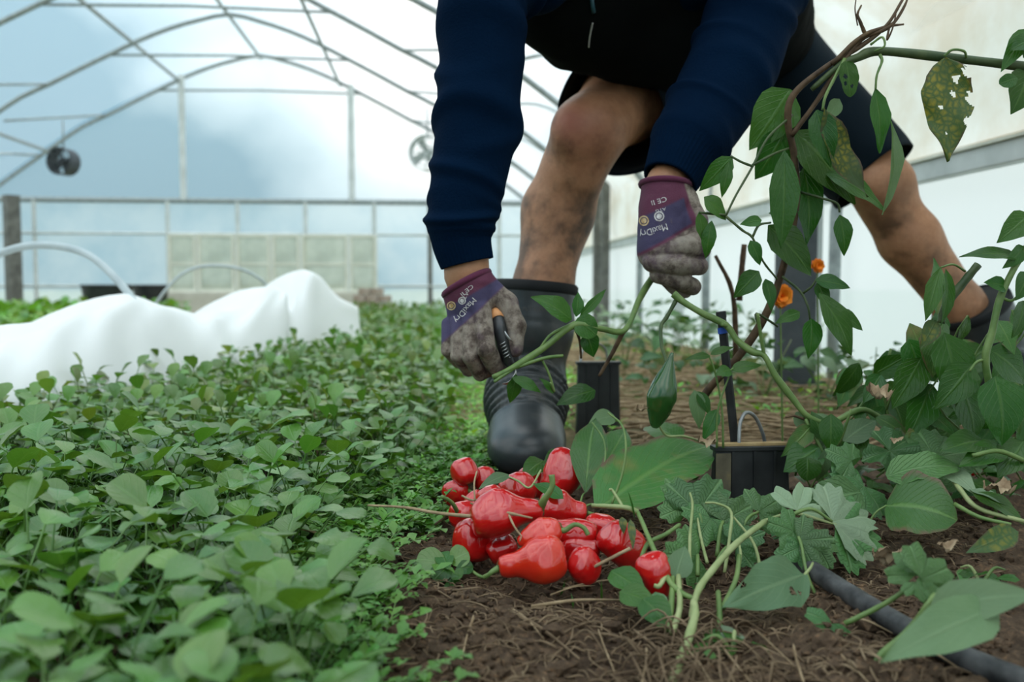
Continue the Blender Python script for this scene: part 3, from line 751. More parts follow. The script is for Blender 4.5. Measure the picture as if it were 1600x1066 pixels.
b.inputs['Subsurface Weight'].default_value = .08; b.inputs['Subsurface Radius'].default_value = (.01, .004, .002)
M['skin'] = m
def cloth(name, c0, c1, scale=220, bstr=.35, sheen=.25):
    m, n, l, o = mat(name); z = noise_(n, l, scale, 4, .6); zl = noise_(n, l, 10, 3)
    c = mixc(n, l, zl, c0, c1); bsdf(n, l, o, c, .92, .04, 0, z, bstr, .002, sheen); return m
M['navy'] = cloth('navy_wool', (.0006, .0066, .021), (.0011, .0106, .032), 260, .5, .0)
M['vest'] = cloth('black_vest', (.0035, .0045, .0045), (.006, .007, .007), 150, .25, .0)
M['shorts'] = cloth('dark_shorts', (.004, .009, .014), (.007, .013, .018), 180, .25, .05)
M['boot'] = simple('muddy_rubber', [(.30, (.018, .023, .025)), (.55, (.036, .042, .044)), (.78, (.090, .085, .072))], 13, .34, .5, .10, .002, detail=6)
M['boot_dark'] = simple('black_neoprene', [(.3, (.006, .007, .008)), (.7, (.013, .014, .015))], 40, .7, .3, .2)
M['sole'] = simple('muddy_sole', [(.3, (.035, .032, .028)), (.7, (.12, .105, .085))], 40, .7, .3, .3)
M['boot_text'] = simple('moulded_letters', [(.3, (.05, .05, .045)), (.7, (.07, .07, .06))], 40, .5, .4, 0)
# glove: colour zones come from a vertex colour (knit magenta cuff, indigo print panel, grey coating)
m, n, l, o = mat('glove'); at_ = n.new('ShaderNodeAttribute'); at_.attribute_name = 'tint'
z1 = noise_(n, l, 45, 6, .68); z2 = noise_(n, l, 500, 3, .6); z0 = noise_(n, l, 24, 4, .6)
sa = n.new('ShaderNodeSeparateColor'); l.new(at_.outputs['Color'], sa.inputs[0])
coat = ramp(n, l, z1, [(.26, (.020, .013, .011)), (.40, (.085, .062, .050)), (.53, (.23, .19, .155)), (.70, (.34, .30, .25))])
pm2 = N(n, 'MapRange'); pm2.inputs[1].default_value = .50; pm2.inputs[2].default_value = .68; l.new(z0, pm2.inputs[0])
pm3 = N(n, 'Math', operation='MULTIPLY'); l.new(pm2.outputs[0], pm3.inputs[0]); pm3.inputs[1].default_value = .75
coat = mixc(n, l, pm3.outputs[0], coat, (.085, .042, .080))
c = mixc(n, l, sa.outputs[0], coat, (.115, .030, .062)); c = mixc(n, l, sa.outputs[1], c, (.060, .050, .110))
dz = N(n, 'MapRange'); dz.inputs[1].default_value = .62; dz.inputs[2].default_value = .75; dz.inputs[4].default_value = .5; l.new(z1, dz.inputs[0])
c = mixc(n, l, dz.outputs[0], c, (.14, .11, .10))
bsdf(n, l, o, c, .75, .3, 0, z2, .4, .0015); M['glove'] = m
M['print'] = simple('worn_white_print', [(.35, (.42, .38, .38)), (.6, (.72, .70, .70))], 200, .7, .2, 0)
M['print_o'] = simple('worn_orange_print', [(.35, (.42, .26, .10)), (.6, (.66, .50, .30))], 200, .7, .2, 0)
M['zip'] = simple('zip_metal', [(.3, (.35, .34, .32)), (.7, (.5, .5, .48))], 300, .5, .5, 0)
M['zipblue'] = simple('zip_pull', [(.3, (.01, .06, .09)), (.7, (.02, .09, .12))], 60, .5, .5, 0)
M['hair'] = simple('brown_hair', [(.3, (.02, .014, .01)), (.7, (.05, .035, .025))], 90, .6, .3, .4)

person = thing('person', (.55, 1.72, 0), 'person in navy sweater, black vest, dark shorts and rubber boots bending over red peppers', 'person')

# joints, image left = the person's right side
kneeR = at(922, 205, 1.62); capR = at(893, 205, 1.585); hipR = at(1052, 95, 1.93)
calfR = at(872, 330, 1.67); botR = at(848, 450, 1.63); ankR = at(822, 614, 1.62)
kneeL = at(1378, 290, 1.80); hipL = at(1195, 95, 1.97); calfL = at(1420, 372, 1.80); botL = at(1500, 480, 1.80); ankL = at(1572, 600, 1.83)
shR = Vector((.235, 1.44, .875)); elR = at(757, 40, 1.29); wrR = at(729, 428, 1.255)
shL = Vector((.585, 1.50, .905)); elL = at(1172, 35, 1.42); wrL = at(1040, 292, 1.285)
pel = (Vector(hipR) + Vector(hipL)) / 2 + Vector((0, .03, .03)); che = (shR + shL) / 2 + Vector((.01, .06, -.015))
neck = Vector((.385, 1.36, .955)); head = Vector((.36, 1.255, 1.0))

# ---- continuous body
Bd = SDF((-.02, 1.08, .02), (1.36, 2.16, 1.18), .0075)
def V_(p): return np3(p)
Bd.chain([ankR, botR, calfR, at(897, 262, 1.64), kneeR], [.040, .050, .063, .054, .060], .03)
Bd.cone(at(858, 395, 1.69), at(885, 300, 1.70), .048, .050, .03)
Bd.ell(capR, (.036, .026, .040), .03)
Bd.chain([kneeR, at(975, 158, 1.74), hipR], [.062, .078, .092], .03)
Bd.chain([ankL, botL, calfL, at(1390, 325, 1.80), kneeL], [.040, .047, .058, .050, .058], .03)
Bd.cone(at(1455, 410, 1.85), at(1405, 345, 1.85), .042, .046, .03)
Bd.ell(at(1358, 285, 1.765), (.034, .026, .038), .03)
Bd.chain([kneeL, (Vector(kneeL) + Vector(hipL)) / 2, hipL], [.060, .076, .090], .03)
Bd.ell(pel, (.165, .11, .12), .04)
sdv = Vector((.09, .0, .01))
for sg in (-1, 1): Bd.chain([Vector(pel) + sdv * sg * .8, Vector(che) + sdv * sg * 1.1], [.09, .10], .05)
Bd.chain([shR, (shR + Vector(elR)) / 2 + Vector((-.012, -.01, .012)), at(757, -10, 1.29), at(740, 240, 1.265), wrR, at(742, 480, 1.25)], [.050, .042, .038, .038, .027, .026], .02)
Bd.chain([shL, (shL + Vector(elL)) / 2 + Vector((.02, -.02, .01)), at(1178, 10, 1.42), (Vector(elL) + Vector(wrL)) / 2, wrL, at(1040, 345, 1.28)], [.055, .046, .040, .038, .026, .026], .02)
Bd.chain([shR, che, shL], [.055, .08, .055], .05)
Bd.chain([che, neck, head], [.07, .055, .06], .03)
# head looking down at the peppers: cranium, jaw, nose, ears, brow
hx = np.array([1., 0, 0]); hf = np.array([-.05, -.55, -.83]); hf /= np.linalg.norm(hf); hu = np.cross(hx, hf); hu /= np.linalg.norm(hu); hx = np.cross(hf, hu)
HM = np.stack([hx, hf, hu], 1)
hc = np3(head) + hu * .06 * -1 if False else np3(head) + (-hu if (hu @ np.array([0, -1, 0])) < 0 else hu) * .05
uh = (hc - np3(head)); uh /= np.linalg.norm(uh)
Bd.ell(hc, (.074, .094, .100), .02, HM)
Bd.ell(hc + hf * .045 - uh * .055, (.052, .050, .055), .025, HM)
Bd.cone(hc + hf * .090 - uh * .005, hc + hf * .112 - uh * .035, .009, .014, .012)
for sg in (-1, 1):
    Bd.ell(hc + hx * sg * .074 - uh * .02 - hf * .005, (.012, .020, .030), .008, HM)
    Bd.ell(hc + hx * sg * .030 + hf * .082 + uh * .004, (.014, .012, .010), .010, HM)
Bd.cone(hc + hf * .088 - uh * .062 - hx * .02, hc + hf * .088 - uh * .062 + hx * .02, .007, .007, .008)
V, F = Bd.mesh()
dirt = np.zeros((len(V), 3))
for cpt, rad, am in ((at(893, 235, 1.56), .075, 1.25), (at(862, 330, 1.61), .10, .95), (at(880, 380, 1.60), .10, 1.0), (at(880, 290, 1.57), .07, .9), (at(1410, 380, 1.76), .07, .75), (at(1440, 430, 1.76), .09, .6), (at(985, 190, 1.70), .07, .6)):
    dirt[:, 0] = np.maximum(dirt[:, 0], am * np.exp(-(np.linalg.norm(V - np3(cpt), axis=1) / rad) ** 2))
dirt[:, 0] = np.clip(dirt[:, 0] + .32, 0, 1)
dirt[:, 1] = np.exp(-(np.linalg.norm(V - np3(at(888, 188, 1.56)), axis=1) / .032) ** 2) + .5 * np.exp(-(np.linalg.norm(V - np3(at(925, 215, 1.56)), axis=1) / .05) ** 2)
body = mob('body', V, F, M['skin'], person, tint=dirt)
# hair cap
Hd = SDF(hc - .14, hc + .14, .006); Hd.ell(hc - hf * .012 + uh * .012, (.080, .096, .102), .01, HM); Hd.cut(hc + hf * .045, hf * 1.0 - uh * .55)
V, F = Hd.mesh(); mob('hair', V, F, M['hair'], person)

# ---- sweater: torso plus two sleeves
Sw = SDF((-.02, 1.22, .56), (1.05, 2.16, 1.14), .0085)
for sg in (-1, 1): Sw.chain([Vector(pel) + sdv * sg * .8 + Vector((0, -.03, 0)), Vector(che) + sdv * sg * 1.1], [.104, .118], .05)
Sw.chain([shR, che, shL], [.072, .098, .072], .05)
Sw.chain([shR, (shR + Vector(elR)) / 2], [.072, .062], .03); Sw.chain([shL, (shL + Vector(elL)) / 2], [.072, .062], .03)
V, F = Sw.mesh(); sw = (V, F)
def wrinkle(seed, amp, nr, cuff=.80, ribs=46):
    def f(t, th):
        w = 0
        for k in range(nr):
            t0 = (k + .5) / nr * cuff + .02 * math.sin(seed * 3 + k * 5.1); ph = seed + k * 2.1
            d = (t - t0 - .022 * np.sin(th + ph) - .008 * np.sin(2 * th + ph * 2)) / (.019 + .007 * math.sin(k * 3.3 + seed))
            w = w + (.55 + .45 * np.sin(th * 1 + ph * 1.7)) * np.exp(-d * d)
        fade = min(1, max(0, (cuff - t) / .05)) * min(1, t / .1)
        r = 1 + amp * (w - .4) * fade
        if t > cuff:
            q = min(1, (t - cuff) / .04); r = r * (1 - .06 * q) + .013 * q * np.sign(np.sin(th * ribs)) * np.abs(np.sin(th * ribs)) ** .6
        else:
            r = r + .05 * math.exp(-((t - cuff + .03) / .03) ** 2)
        return r
    return f
PR = spline([np3(shR) + [-.01, 0, 0], np3((shR + Vector(elR)) / 2) + [-.012, -.01, .012], np3(at(757, -10, 1.29)), np3(at(752, 110, 1.275)), np3(at(739, 240, 1.265)), np3(at(724, 322, 1.258)), np3(at(721, 372, 1.256)), np3(at(730, 412, 1.255))], 20)
rR = [.070, .066, .0645, .0620, .0575, .0515, .0445, .0395]
s1 = sleeve(PR, rR, 180, .004, wrinkle(1.3, .13, 15, .83), up=(0, 1, 0))
PL = spline([np3(shL) + [.01, 0, 0], np3((shL + Vector(elL)) / 2) + [.02, -.02, .01], np3(at(1178, 10, 1.42)), np3(at(1148, 95, 1.385)), np3(at(1106, 175, 1.345)), np3(at(1072, 232, 1.31)), np3(at(1046, 283, 1.287))], 22)
rL = [.070, .068, .0725, .0735, .066, .056, .0425]
s2 = sleeve(PL, rL, 180, .004, wrinkle(4.1, .10, 8, .84), up=(0, 1, 0))
g = join(sw, (s1[0], s1[1]), (s2[0], s2[1]))
mob('sweater', g[0], g[1], M['navy'], person)
# ---- vest over the sweater, hanging open at the belly
Vs = SDF((.04, 1.28, .50), (1.05, 2.12, 1.14), .0085)
for sg in (-1, 1): Vs.chain([Vector(pel) + sdv * sg * .85 + Vector((0, -.05, -.005)), Vector(che) + sdv * sg * 1.05 + Vector((0, 0, 0))], [.118, .128], .05)
Vs.chain([che + sdv * -1.1 + Vector((-.02, -.01, -.03)), at(862, -5, 1.52), at(900, 40, 1.58), at(935, 55, 1.63)], [.11, .075, .055, .05], .05)
Vs.chain([at(930, 20, 1.55), at(1000, 45, 1.60), at(1075, 62, 1.62), at(1140, 40, 1.60)], [.085, .085, .085, .085], .05)
V, F = Vs.mesh()
V = np.array(V) + (.005 * fbm(V * 22, 2))[:, None] * np.array([0.5, -.6, .5])
vest = mob('vest', V, F, M['vest'], person)
bv = BVHTree.FromPolygons([tuple(v) for v in V], F)
def on_surf(bvh, px, py, off=.0008):
    d = ray(px, py).normalized(); h, nn_, i, ds = bvh.ray_cast(CO, d)
    return None if h is None else h - d * off
zp = [on_surf(bv, *q, .002) for q in ((926, 36), (923, 50), (921, 62), (920, 74))]; zp = [q for q in zp if q is not None]
if len(zp) > 1:
    V, F, U = tube(spline(zp, 6), .0014, 6); zo = mob('zip', V, F, M['zip'], vest)
zp = [on_surf(bv, *q, .003) for q in ((924, -8), (926, 10), (928, 20))]; zp = [q for q in zp if q is not None]
if len(zp) > 1:
    V, F, U = tube(zp, .0035, 6); mob('zip_pull', V, F, M['zipblue'], vest)
# ---- shorts
Sh = SDF((.20, 1.50, .48), (1.20, 2.16, .98), .0085)
Sh.ell(Vector(pel) + Vector((0, 0, -.005)), (.20, .145, .14), .04)
Sh.chain([hipR, (Vector(hipR) * .55 + Vector(at(975, 158, 1.74)) * .45)], [.118, .112], .04)
Sh.chain([hipL, (Vector(hipL) * .5 + Vector(kneeL) * .5)], [.118, .105], .04)
V, F = Sh.mesh(); sh0 = (V, F)
def fold_(seed):
    return lambda t, th: 1 + (.05 * np.sin(th * 2 + seed) + .03 * np.sin(th * 5 + seed * 2 + t * 6)) * t
PH = spline([np3(hipR), np3(at(1010, 135, 1.83)), np3(at(982, 165, 1.745)), np3(at(958, 186, 1.685))], 8)
s1 = sleeve(PH, [.112, .116, .114, .112], 60, .004, fold_(.5), up=(0, 0, 1))
dL = (Vector(kneeL) - Vector(hipL))
PH = spline([np3(hipL), np3(Vector(hipL) + dL * .4), np3(Vector(hipL) + dL * .78), np3(Vector(hipL) + dL * .93)], 8)
s2 = sleeve(PH, [.112, .106, .096, .092], 60, .004, fold_(2.2), up=(0, 0, 1))
g = join(sh0, (s1[0], s1[1]), (s2[0], s2[1])); mob('shorts', g[0], g[1], M['shorts'], person)
# tan shirt tail hanging out at the hip
M['tan'] = cloth('tan_shirt', (.15, .115, .085), (.21, .17, .13), 160, .3, .05)
P0 = [at(1243, -30, 1.80), at(1246, 10, 1.80), at(1246, 35, 1.80), at(1240, 62, 1.80)]
V, F, U = tube(spline(P0, 5), [.026, .024, .019, .004], 14, asp=.5, rfun=lambda t, th: 1 + .12 * np.sin(3 * th + 4 * t)); mob('shirt_tail', V, F, M['tan'], person)

# ---- boots
def boot(top, ank, toe_dir, name_, foot_len=.275, seed=0, text=False):
    top, ank = np3(top), np3(ank); hd = np.array([toe_dir[0], toe_dir[1], 0.]); hd /= np.linalg.norm(hd); sd = np.array([-hd[1], hd[0], 0])
    heel = np.array([ank[0], ank[1], .055]) - hd * .035; ball = heel + hd * (foot_len * .66) + [0, 0, -.008]; toe = heel + hd * (foot_len * .90) + [0, 0, -.012]
    lo = np.minimum.reduce([top, ank, heel, toe]) - .12; hi = np.maximum.reduce([top, ank, heel, toe]) + .12; lo[2] = 0
    B = SDF(lo, hi, .0042)
    ax = (top - ank) / np.linalg.norm(top - ank)
    B.chain([top + ax * .03, top * .6 + ank * .4, ank], [.079, .074, .061], .02)
    B.chain([ank, heel], [.060, .050], .03)
    inst = ank + hd * .055 + np.array([0, 0, -.018])
    B.chain([ank + hd * .010, inst, ball + [0, 0, .004]], [.061, .060, .050], .04)
    fr = np.stack([sd, hd, [0, 0, 1]], 1)
    B.ell(ball, (.064, .080, .050), .03, fr); B.ell(toe, (.061, .060, .043), .03, fr); B.ell(heel + [0, 0, -.01], (.042, .045, .05), .02, fr)
    G = B.grid(); q = G - inst; s = q @ (hd * .80 + np.array([0, 0, -.60])); fro = np.clip((q @ hd + .05) / .03, 0, 1) * np.clip((.070 - s) / .015, 0, 1) * np.clip((s + .055) / .015, 0, 1)
    B.F += fro * .0042 * np.sin(s * 2 * math.pi / .0175)
    s2 = (G - ank) @ ax; B.F += .0012 * np.exp(-((s2 - .13) / .004) ** 2) * np.clip(s2 * 50, 0, 1)
    ht = np.linalg.norm(top - ank); B.cut(top, ax); B.cut((0, 0, .014), (0, 0, -1))
    V, F = B.mesh()
    r = bpy.data.objects.new(name_, make_mesh(name_, V - np3(person.location), F)); r.data.materials.append(M['boot']); C.objects.link(r); r.parent = person
    # sole: foot outline, thicker heel, lip
    t = np.linspace(0, 2 * math.pi, 40, endpoint=False); out = []
    for a in t:
        u = -math.cos(a); v = math.sin(a); along = (u + 1) / 2 * (foot_len + .045) - .045 - .0; wv = (.044 + .021 * math.sin(max(0, (u + 1) / 2 - .15) * 2.2)) * v
        out.append(heel + hd * along + sd * wv)
    out = np.array(out); rings = []
    for z, k in ((.0, .965), (.006, 1.0), (.026, 1.05), (.034, 1.03)):
        cc_ = out.mean(0); q = cc_ + (out - cc_) * k; q[:, 2] = z; rings.append(q)
    V = np.vstack(rings); nn_ = 40; F = [(i * nn_ + j, i * nn_ + (j + 1) % nn_, (i + 1) * nn_ + (j + 1) % nn_, (i + 1) * nn_ + j) for i in range(3) for j in range(nn_)]
    F.append(tuple(range(nn_ - 1, -1, -1))); F.append(tuple(3 * nn_ + j for j in range(nn_)))
    so = make_mesh('sole', V - np3(person.location), F); so.materials.append(M['sole']); o2 = bpy.data.objects.new('sole', so); C.objects.link(o2); o2.parent = r
    Vc, Fc, Uc = tube([top - ax * .013, top - ax * .010, top + ax * .002, top + ax * .006], [.0785, .0805, .0805, .077], 40, cap=False, up=(0, 1, 0))
    cm = make_mesh('collar', Vc - np3(person.location), Fc); cm.materials.append(M['boot_dark']); o3 = bpy.data.objects.new('collar', cm); C.objects.link(o3); o3.parent = r
    Vc, Fc, Uc = tube([top + ax * .0015, top + ax * .003], [.076, .074], 40, up=(0, 1, 0))
    cm = make_mesh('boot_lining', Vc - np3(person.location), Fc); cm.materials.append(M['boot_dark']); o3 = bpy.data.objects.new('boot_lining', cm); C.objects.link(o3); o3.parent = r
    return r
bootR = boot(at(835, 447, 1.63), ankR, (-.10, -1), 'boot', .285)
bootL = boot(at(1517, 478, 1.80), ankL, (.30, -1), 'boot', .27)

# ---- text mapped on a surface
def text_geo(s):
    cu = bpy.data.curves.new('txt', 'FONT'); cu.body = s; cu.size = 1.0; cu.resolution_u = 3
    ob = bpy.data.objects.new('txt', cu); C.objects.link(ob); bpy.context.view_layer.update()
    dg = bpy.context.evaluated_depsgraph_get(); me = bpy.data.meshes.new_from_object(ob.evaluated_get(dg))
    bm = bmesh.new(); bm.from_mesh(me); bmesh.ops.triangulate(bm, faces=bm.faces[:])
    bmesh.ops.subdivide_edges(bm, edges=[e_ for e_ in bm.edges if e_.calc_length() > .15], cuts=1); bm.to_mesh(me); bm.free()
    V = np.array([v.co[:] for v in me.vertices]); F = [tuple(p.vertices) for p in me.polygons]
    bpy.data.objects.remove(ob); bpy.data.curves.remove(cu); bpy.data.meshes.remove(me); return V, F
def print_on(bvh, V, F, org, du, dv, parent, mt, name, off=.0007):
    W_ = []; ok = []
    for v in V:
        px = org[0] + v[0] * du[0] + v[1] * dv[0]; py = org[1] + v[0] * du[1] + v[1] * dv[1]
        h = on_surf(bvh, px, py, off); ok.append(h is not None and abs(h.y - 1.25) < .6); W_.append(h if h is not None else Vector((0, 0, 0)))
    W_ = [np3(w) for w in W_]; F = [f for f in F if all(ok[i] for i in f)]
    if not F: return None
    used = sorted({i for f in F for i in f}); mp_ = {i: k for k, i in enumerate(used)}
    return mob(name, [W_[i] for i in used], [tuple(mp_[i] for i in f) for f in F], mt, parent, smooth=False)
bvb = BVHTree.FromPolygons([tuple(Vector(v.co) + person.location) for v in bootR.data.vertices], [tuple(p.vertices) for p in bootR.data.polygons])
V, F = text_geo('BATERO'); wd = V[:, 0].max()
print_on(bvb, V, F, (806, 486), (56 / wd, 1.5 / wd), (0, -11), bootR, M['boot_text'], 'lettering')

# ---- gloves
def glove(P, palm, fingers, thumb, cuffA, cuffB, zone, name_='glove', extra=None):
    allp = [np3(q) for f in fingers for q in f[0]] + [np3(q) for q in thumb[0]] + [np3(q[0]) for q in palm] + [np3(q[1]) for q in palm] + [np3(cuffA)]
    lo = np.min(allp, 0) - .05; hi = np.max(allp, 0) + .05
    G = SDF(lo, hi, .00175)
    for a, b, ra, rb in palm: G.cone(a, b, ra, rb, .014)
    for pts_, rad in fingers: G.chain(pts_, rad, .0015)
    G.chain(thumb[0], thumb[1], .006)
    if extra: 
        for a, b, ra, rb in extra: G.cone(a, b, ra, rb, .010)
    ax = np3(cuffB) - np3(cuffA); G.cut(cuffA, -ax)
    V, F = G.mesh(); nn_ = fbm(V * 75, 2)
    V = V + nn_[:, None] * .0011 * np.array([.3, -.8, .3])
    T = zone(V); return mob(name_, V, F, M['glove'], person, tint=T), V, F
def line_zone(p, q, V, Y, soft=.004):
    """signed distance (m, in the XZ plane) of each vertex to the line through two image points at depth Y; positive above"""
    a, b = at(p[0], p[1], Y), at(q[0], q[1], Y); d = np.array([b.x - a.x, b.z - a.z]); d /= np.linalg.norm(d)
    n_ = np.array([-d[1], d[0]]); n_ = n_ if n_[1] > 0 else -n_
    return (V[:, 0] - a.x) * n_[0] + (V[:, 2] - a.z) * n_[1]
sm = lambda x, w=.0015: np.clip(.5 + x / (2 * w), 0, 1)
A = at
# right hand of the person (image left): back of the hand to the camera, fingers curling down and back round the secateurs
palmR = [(A(733, 448, 1.252), A(736, 492, 1.244), .031, .017), (A(746, 452, 1.252), A(749, 482, 1.242), .026, .015), (A(722, 462, 1.255), A(713, 500, 1.252), .026, .013), (A(733, 480, 1.266), A(732, 515, 1.274), .022, .016)]
finR = [([A(753, 486, 1.230), A(760, 546, 1.206), A(776, 576, 1.232), A(790, 574, 1.262)], [.0130, .0130, .0118, .0100]),
        ([A(733, 497, 1.234), A(735, 558, 1.214), A(750, 584, 1.240), A(770, 576, 1.268)], [.0112, .0108, .0106, .0098]),
        ([A(715, 502, 1.242), A(715, 556, 1.224), A(732, 578, 1.250), A(750, 570, 1.275)], [.0102, .0099, .0096, .0090]),
        ([A(700, 506, 1.252), A(699, 548, 1.238), A(716, 566, 1.262), A(733, 560, 1.282)], [.0092, .0088, .0086, .0082])]
thR = ([A(766, 452, 1.250), A(792, 474, 1.240), A(806, 510, 1.230), A(804, 546, 1.224)], [.0165, .0145, .0135, .0115])
def zoneR(V):
    d1 = line_zone((690, 480), (778, 430), V, 1.25); d2 = line_zone((697, 520), (775, 448), V, 1.25)
    T = np.zeros((len(V), 3)); T[:, 0] = sm(d2 + .006); T[:, 1] = sm(d2 + .006) * sm(-d1 - .004); return T
gR, gRV, gRF = glove(None, palmR, finR, thR, A(729, 443, 1.254), A(763, 506, 1.245), zoneR, extra=[(A(729, 443, 1.254), A(738, 468, 1.252), .0345, .0315)])
# left hand of the person (image right): fist closed on the branch, fingers running across
palmL = [(A(1040, 305, 1.282), A(1036, 380, 1.272), .033, .033), (A(1028, 330, 1.278), A(1022, 395, 1.270), .026, .022), (A(1058, 320, 1.285), A(1062, 380, 1.28), .030, .026), (A(1032, 395, 1.272), A(1050, 425, 1.275), .026, .020)]
finL = [([A(1022, 392, 1.258), A(1072, 385, 1.234), A(1096, 390, 1.252), A(1085, 395, 1.285)], [.0155, .0150, .0135, .011]),
        ([A(1020, 410, 1.256), A(1066, 414, 1.232), A(1092, 416, 1.252), A(1080, 418, 1.285)], [.0150, .0145, .0130, .011]),
        ([A(1030, 428, 1.260), A(1066, 440, 1.242), A(1082, 448, 1.262), A(1068, 446, 1.290)], [.0142, .0135, .0125, .010]),
        ([A(1042, 436, 1.275), A(1062, 455, 1.270), A(1070, 455, 1.29), A(1055, 450, 1.300)], [.0122, .0115, .0105, .009])]
thL = ([A(1072, 315, 1.275), A(1088, 345, 1.258), A(1094, 368, 1.250), A(1078, 378, 1.246)], [.0175, .0155, .0140, .0115])
def zoneL(V):
    d1 = line_zone((990, 345), (1082, 302), V, 1.27); d2 = line_zone((998, 395), (1062, 358), V, 1.27); d3 = (V[:, 0] - at(1066, 340, 1.27).x) + .30 * (V[:, 2] - at(1066, 340, 1.27).z)
    T = np.zeros((len(V), 3)); T[:, 0] = sm(d2 + .004) * sm(-d3 + .012); T[:, 1] = sm(d2) * sm(-d1) * sm(-d3 + .004); return T
gL, gLV, gLF = glove(None, palmL, finL, thL, A(1040, 287, 1.286), A(1036, 380, 1.275), zoneL, extra=[(A(1040, 287, 1.286), A(1040, 315, 1.283), .0345, .0335)])
M['knit'] = cloth('magenta_knit', (.085, .022, .046), (.13, .035, .072), 300, .4, .1)
for gl, c0, c1, rad in ((gR, A(729, 443, 1.254), A(763, 506, 1.245), .0348), (gL, A(1040, 289, 1.286), A(1036, 380, 1.275), .0352)):
    c0, ax = np3(c0), np3(c1) - np3(c0); ax /= np.linalg.norm(ax); T_, A_, B_ = frames([c0, c0 + ax * .01]); a = np.linspace(0, 2 * math.pi, 49)
    ring = c0 + np.outer(np.cos(a) * rad, A_[0]) + np.outer(np.sin(a) * rad, B_[0]); V, F, U = tube(ring, .0048, 8, cap=False); mob('cuff_roll', V, F, M['knit'], gl)
for gl, V0, F0, lines in (
    (gR, gRV, gRF, (('MaxiDry', (739, 464), (-31, 36), 13, 'print', 46), ('ATG', (728, 455), (-10, 16), 9, 'print', 16), ('CE II', (737, 444), (-18, 15), 9, 'print', 34))),
    (gL, gLV, gLF, (('MaxiDry', (1042, 349), (-44, 13.5), 15, 'print', 46), ('ATG', (1040, 324), (-16, 4), 7, 'print', 16), ('CE II', (1041, 307), (-24, 7), 11, 'print', 40)))):
    bvg = BVHTree.FromPolygons([tuple(v) for v in V0], F0)
    for s, org, dr, hgt, mt, wpx in lines:
        V, F = text_geo(s); wd = V[:, 0].max(); d = np.array(dr, float); Ln = np.linalg.norm(d); u = d / Ln; v = np.array([u[1], -u[0]]) * 1.0
        print_on(bvg, V, F, org, tuple(u * Ln / wd), tuple(v * hgt), gl, M[mt], 'lettering')
    # round emblem and orange emblem
    if gl is gL: ems = (((1030, 338), 8, 'print'), ((1006, 345), 8, 'print_o'))
    else: ems = (((722, 470), 6, 'print'), ((705, 478), 7, 'print_o'))
    for c0, R, mt in ems:
        k = 20; a = np.arange(k) / k * 2 * math.pi; Vv = []; Ff = []
        for q in (1.0, .74, .55): Vv += [(math.cos(x) * q, math.sin(x) * q, 0) for x in a]
        Vv.append((0, 0, 0)); Ff = [(j, (j + 1) % k, k + (j + 1) % k, k + j) for j in range(k)] + [(2 * k + j, 2 * k + (j + 1) % k, 3 * k) for j in range(k)]
        print_on(bvg, np.array(Vv), Ff, c0, (R, 0), (0, R), gl, M[mt], 'emblem')

# ---- secateurs held in the hand
M['sec_black'] = simple('black_grip', [(.3, (.010, .011, .012)), (.7, (.03, .032, .035))], 60, .35, .5, .05)
M['sec_orange'] = simple('orange_grip_end', [(.3, (.62, .27, .10)), (.7, (.75, .36, .15))], 50, .5, .4, .05)
M['sec_steel'] = simple('blade_steel', [(.3, (.35, .36, .36)), (.7, (.55, .56, .56))], 80, .35, .5, .05, metal=.8)
sec = thing('secateurs', at(800, 560, 1.222), 'black pruning secateurs with an orange grip end in the gloved hand', 'secateurs')
V, F, U = tube([A(773, 482, 1.252), A(776, 490, 1.240), A(778, 500, 1.230)], [.006, .0100, .0100], 16); mob('grip_end', V, F, M['sec_orange'], sec)
V, F, U = tube(spline([A(778, 499, 1.230), A(781, 515, 1.222), A(786, 540, 1.220), A(795, 565, 1.222), A(802, 575, 1.224)], 6), [.0105, .0118, .0110, .0095, .006], 16, asp=.8); mob('handle', V, F, M['sec_black'], sec)
V, F, U = tube(spline([A(792, 512, 1.232), A(800, 535, 1.226), A(803, 560, 1.224), A(802, 578, 1.224)], 6), [.0070, .0078, .007, .005], 14, asp=.7); mob('handle', V, F, M['sec_black'], sec)
V, F, U = tube(spline([A(784, 512, 1.218), A(789, 521, 1.212), A(796, 530, 1.209), A(801, 534, 1.211)], 4), [.0022, .0026, .0018, .0008], 8, asp=.4); mob('catch', V, F, M['sec_steel'], sec)
a = np.linspace(0, 5 * 2 * math.pi, 70); c0 = np3(A(785, 535, 1.210)); c1 = np3(A(793, 560, 1.210)); T_, A_, B_ = frames([c0, c1])
V, F, U = tube([c0 + (c1 - c0) * (i / 69) + .0035 * (math.cos(q) * A_[0] + math.sin(q) * B_[0]) for i, q in enumerate(a)], .0008, 5); mob('spring', V, F, M['sec_steel'], sec)
for P, r_ in (([A(800, 572, 1.224), A(794, 580, 1.214), A(782, 590, 1.208), A(772, 594, 1.206)], [.005, .0065, .004, .0006]), ([A(803, 574, 1.226), A(806, 585, 1.216), A(796, 598, 1.210), A(784, 600, 1.208)], [.004, .0055, .004, .0008])):
    V, F, U = tube(spline(P, 5), r_, 10, asp=.22, up=(0, 1, 0)); mob('blade', V, F, M['sec_steel'], sec)

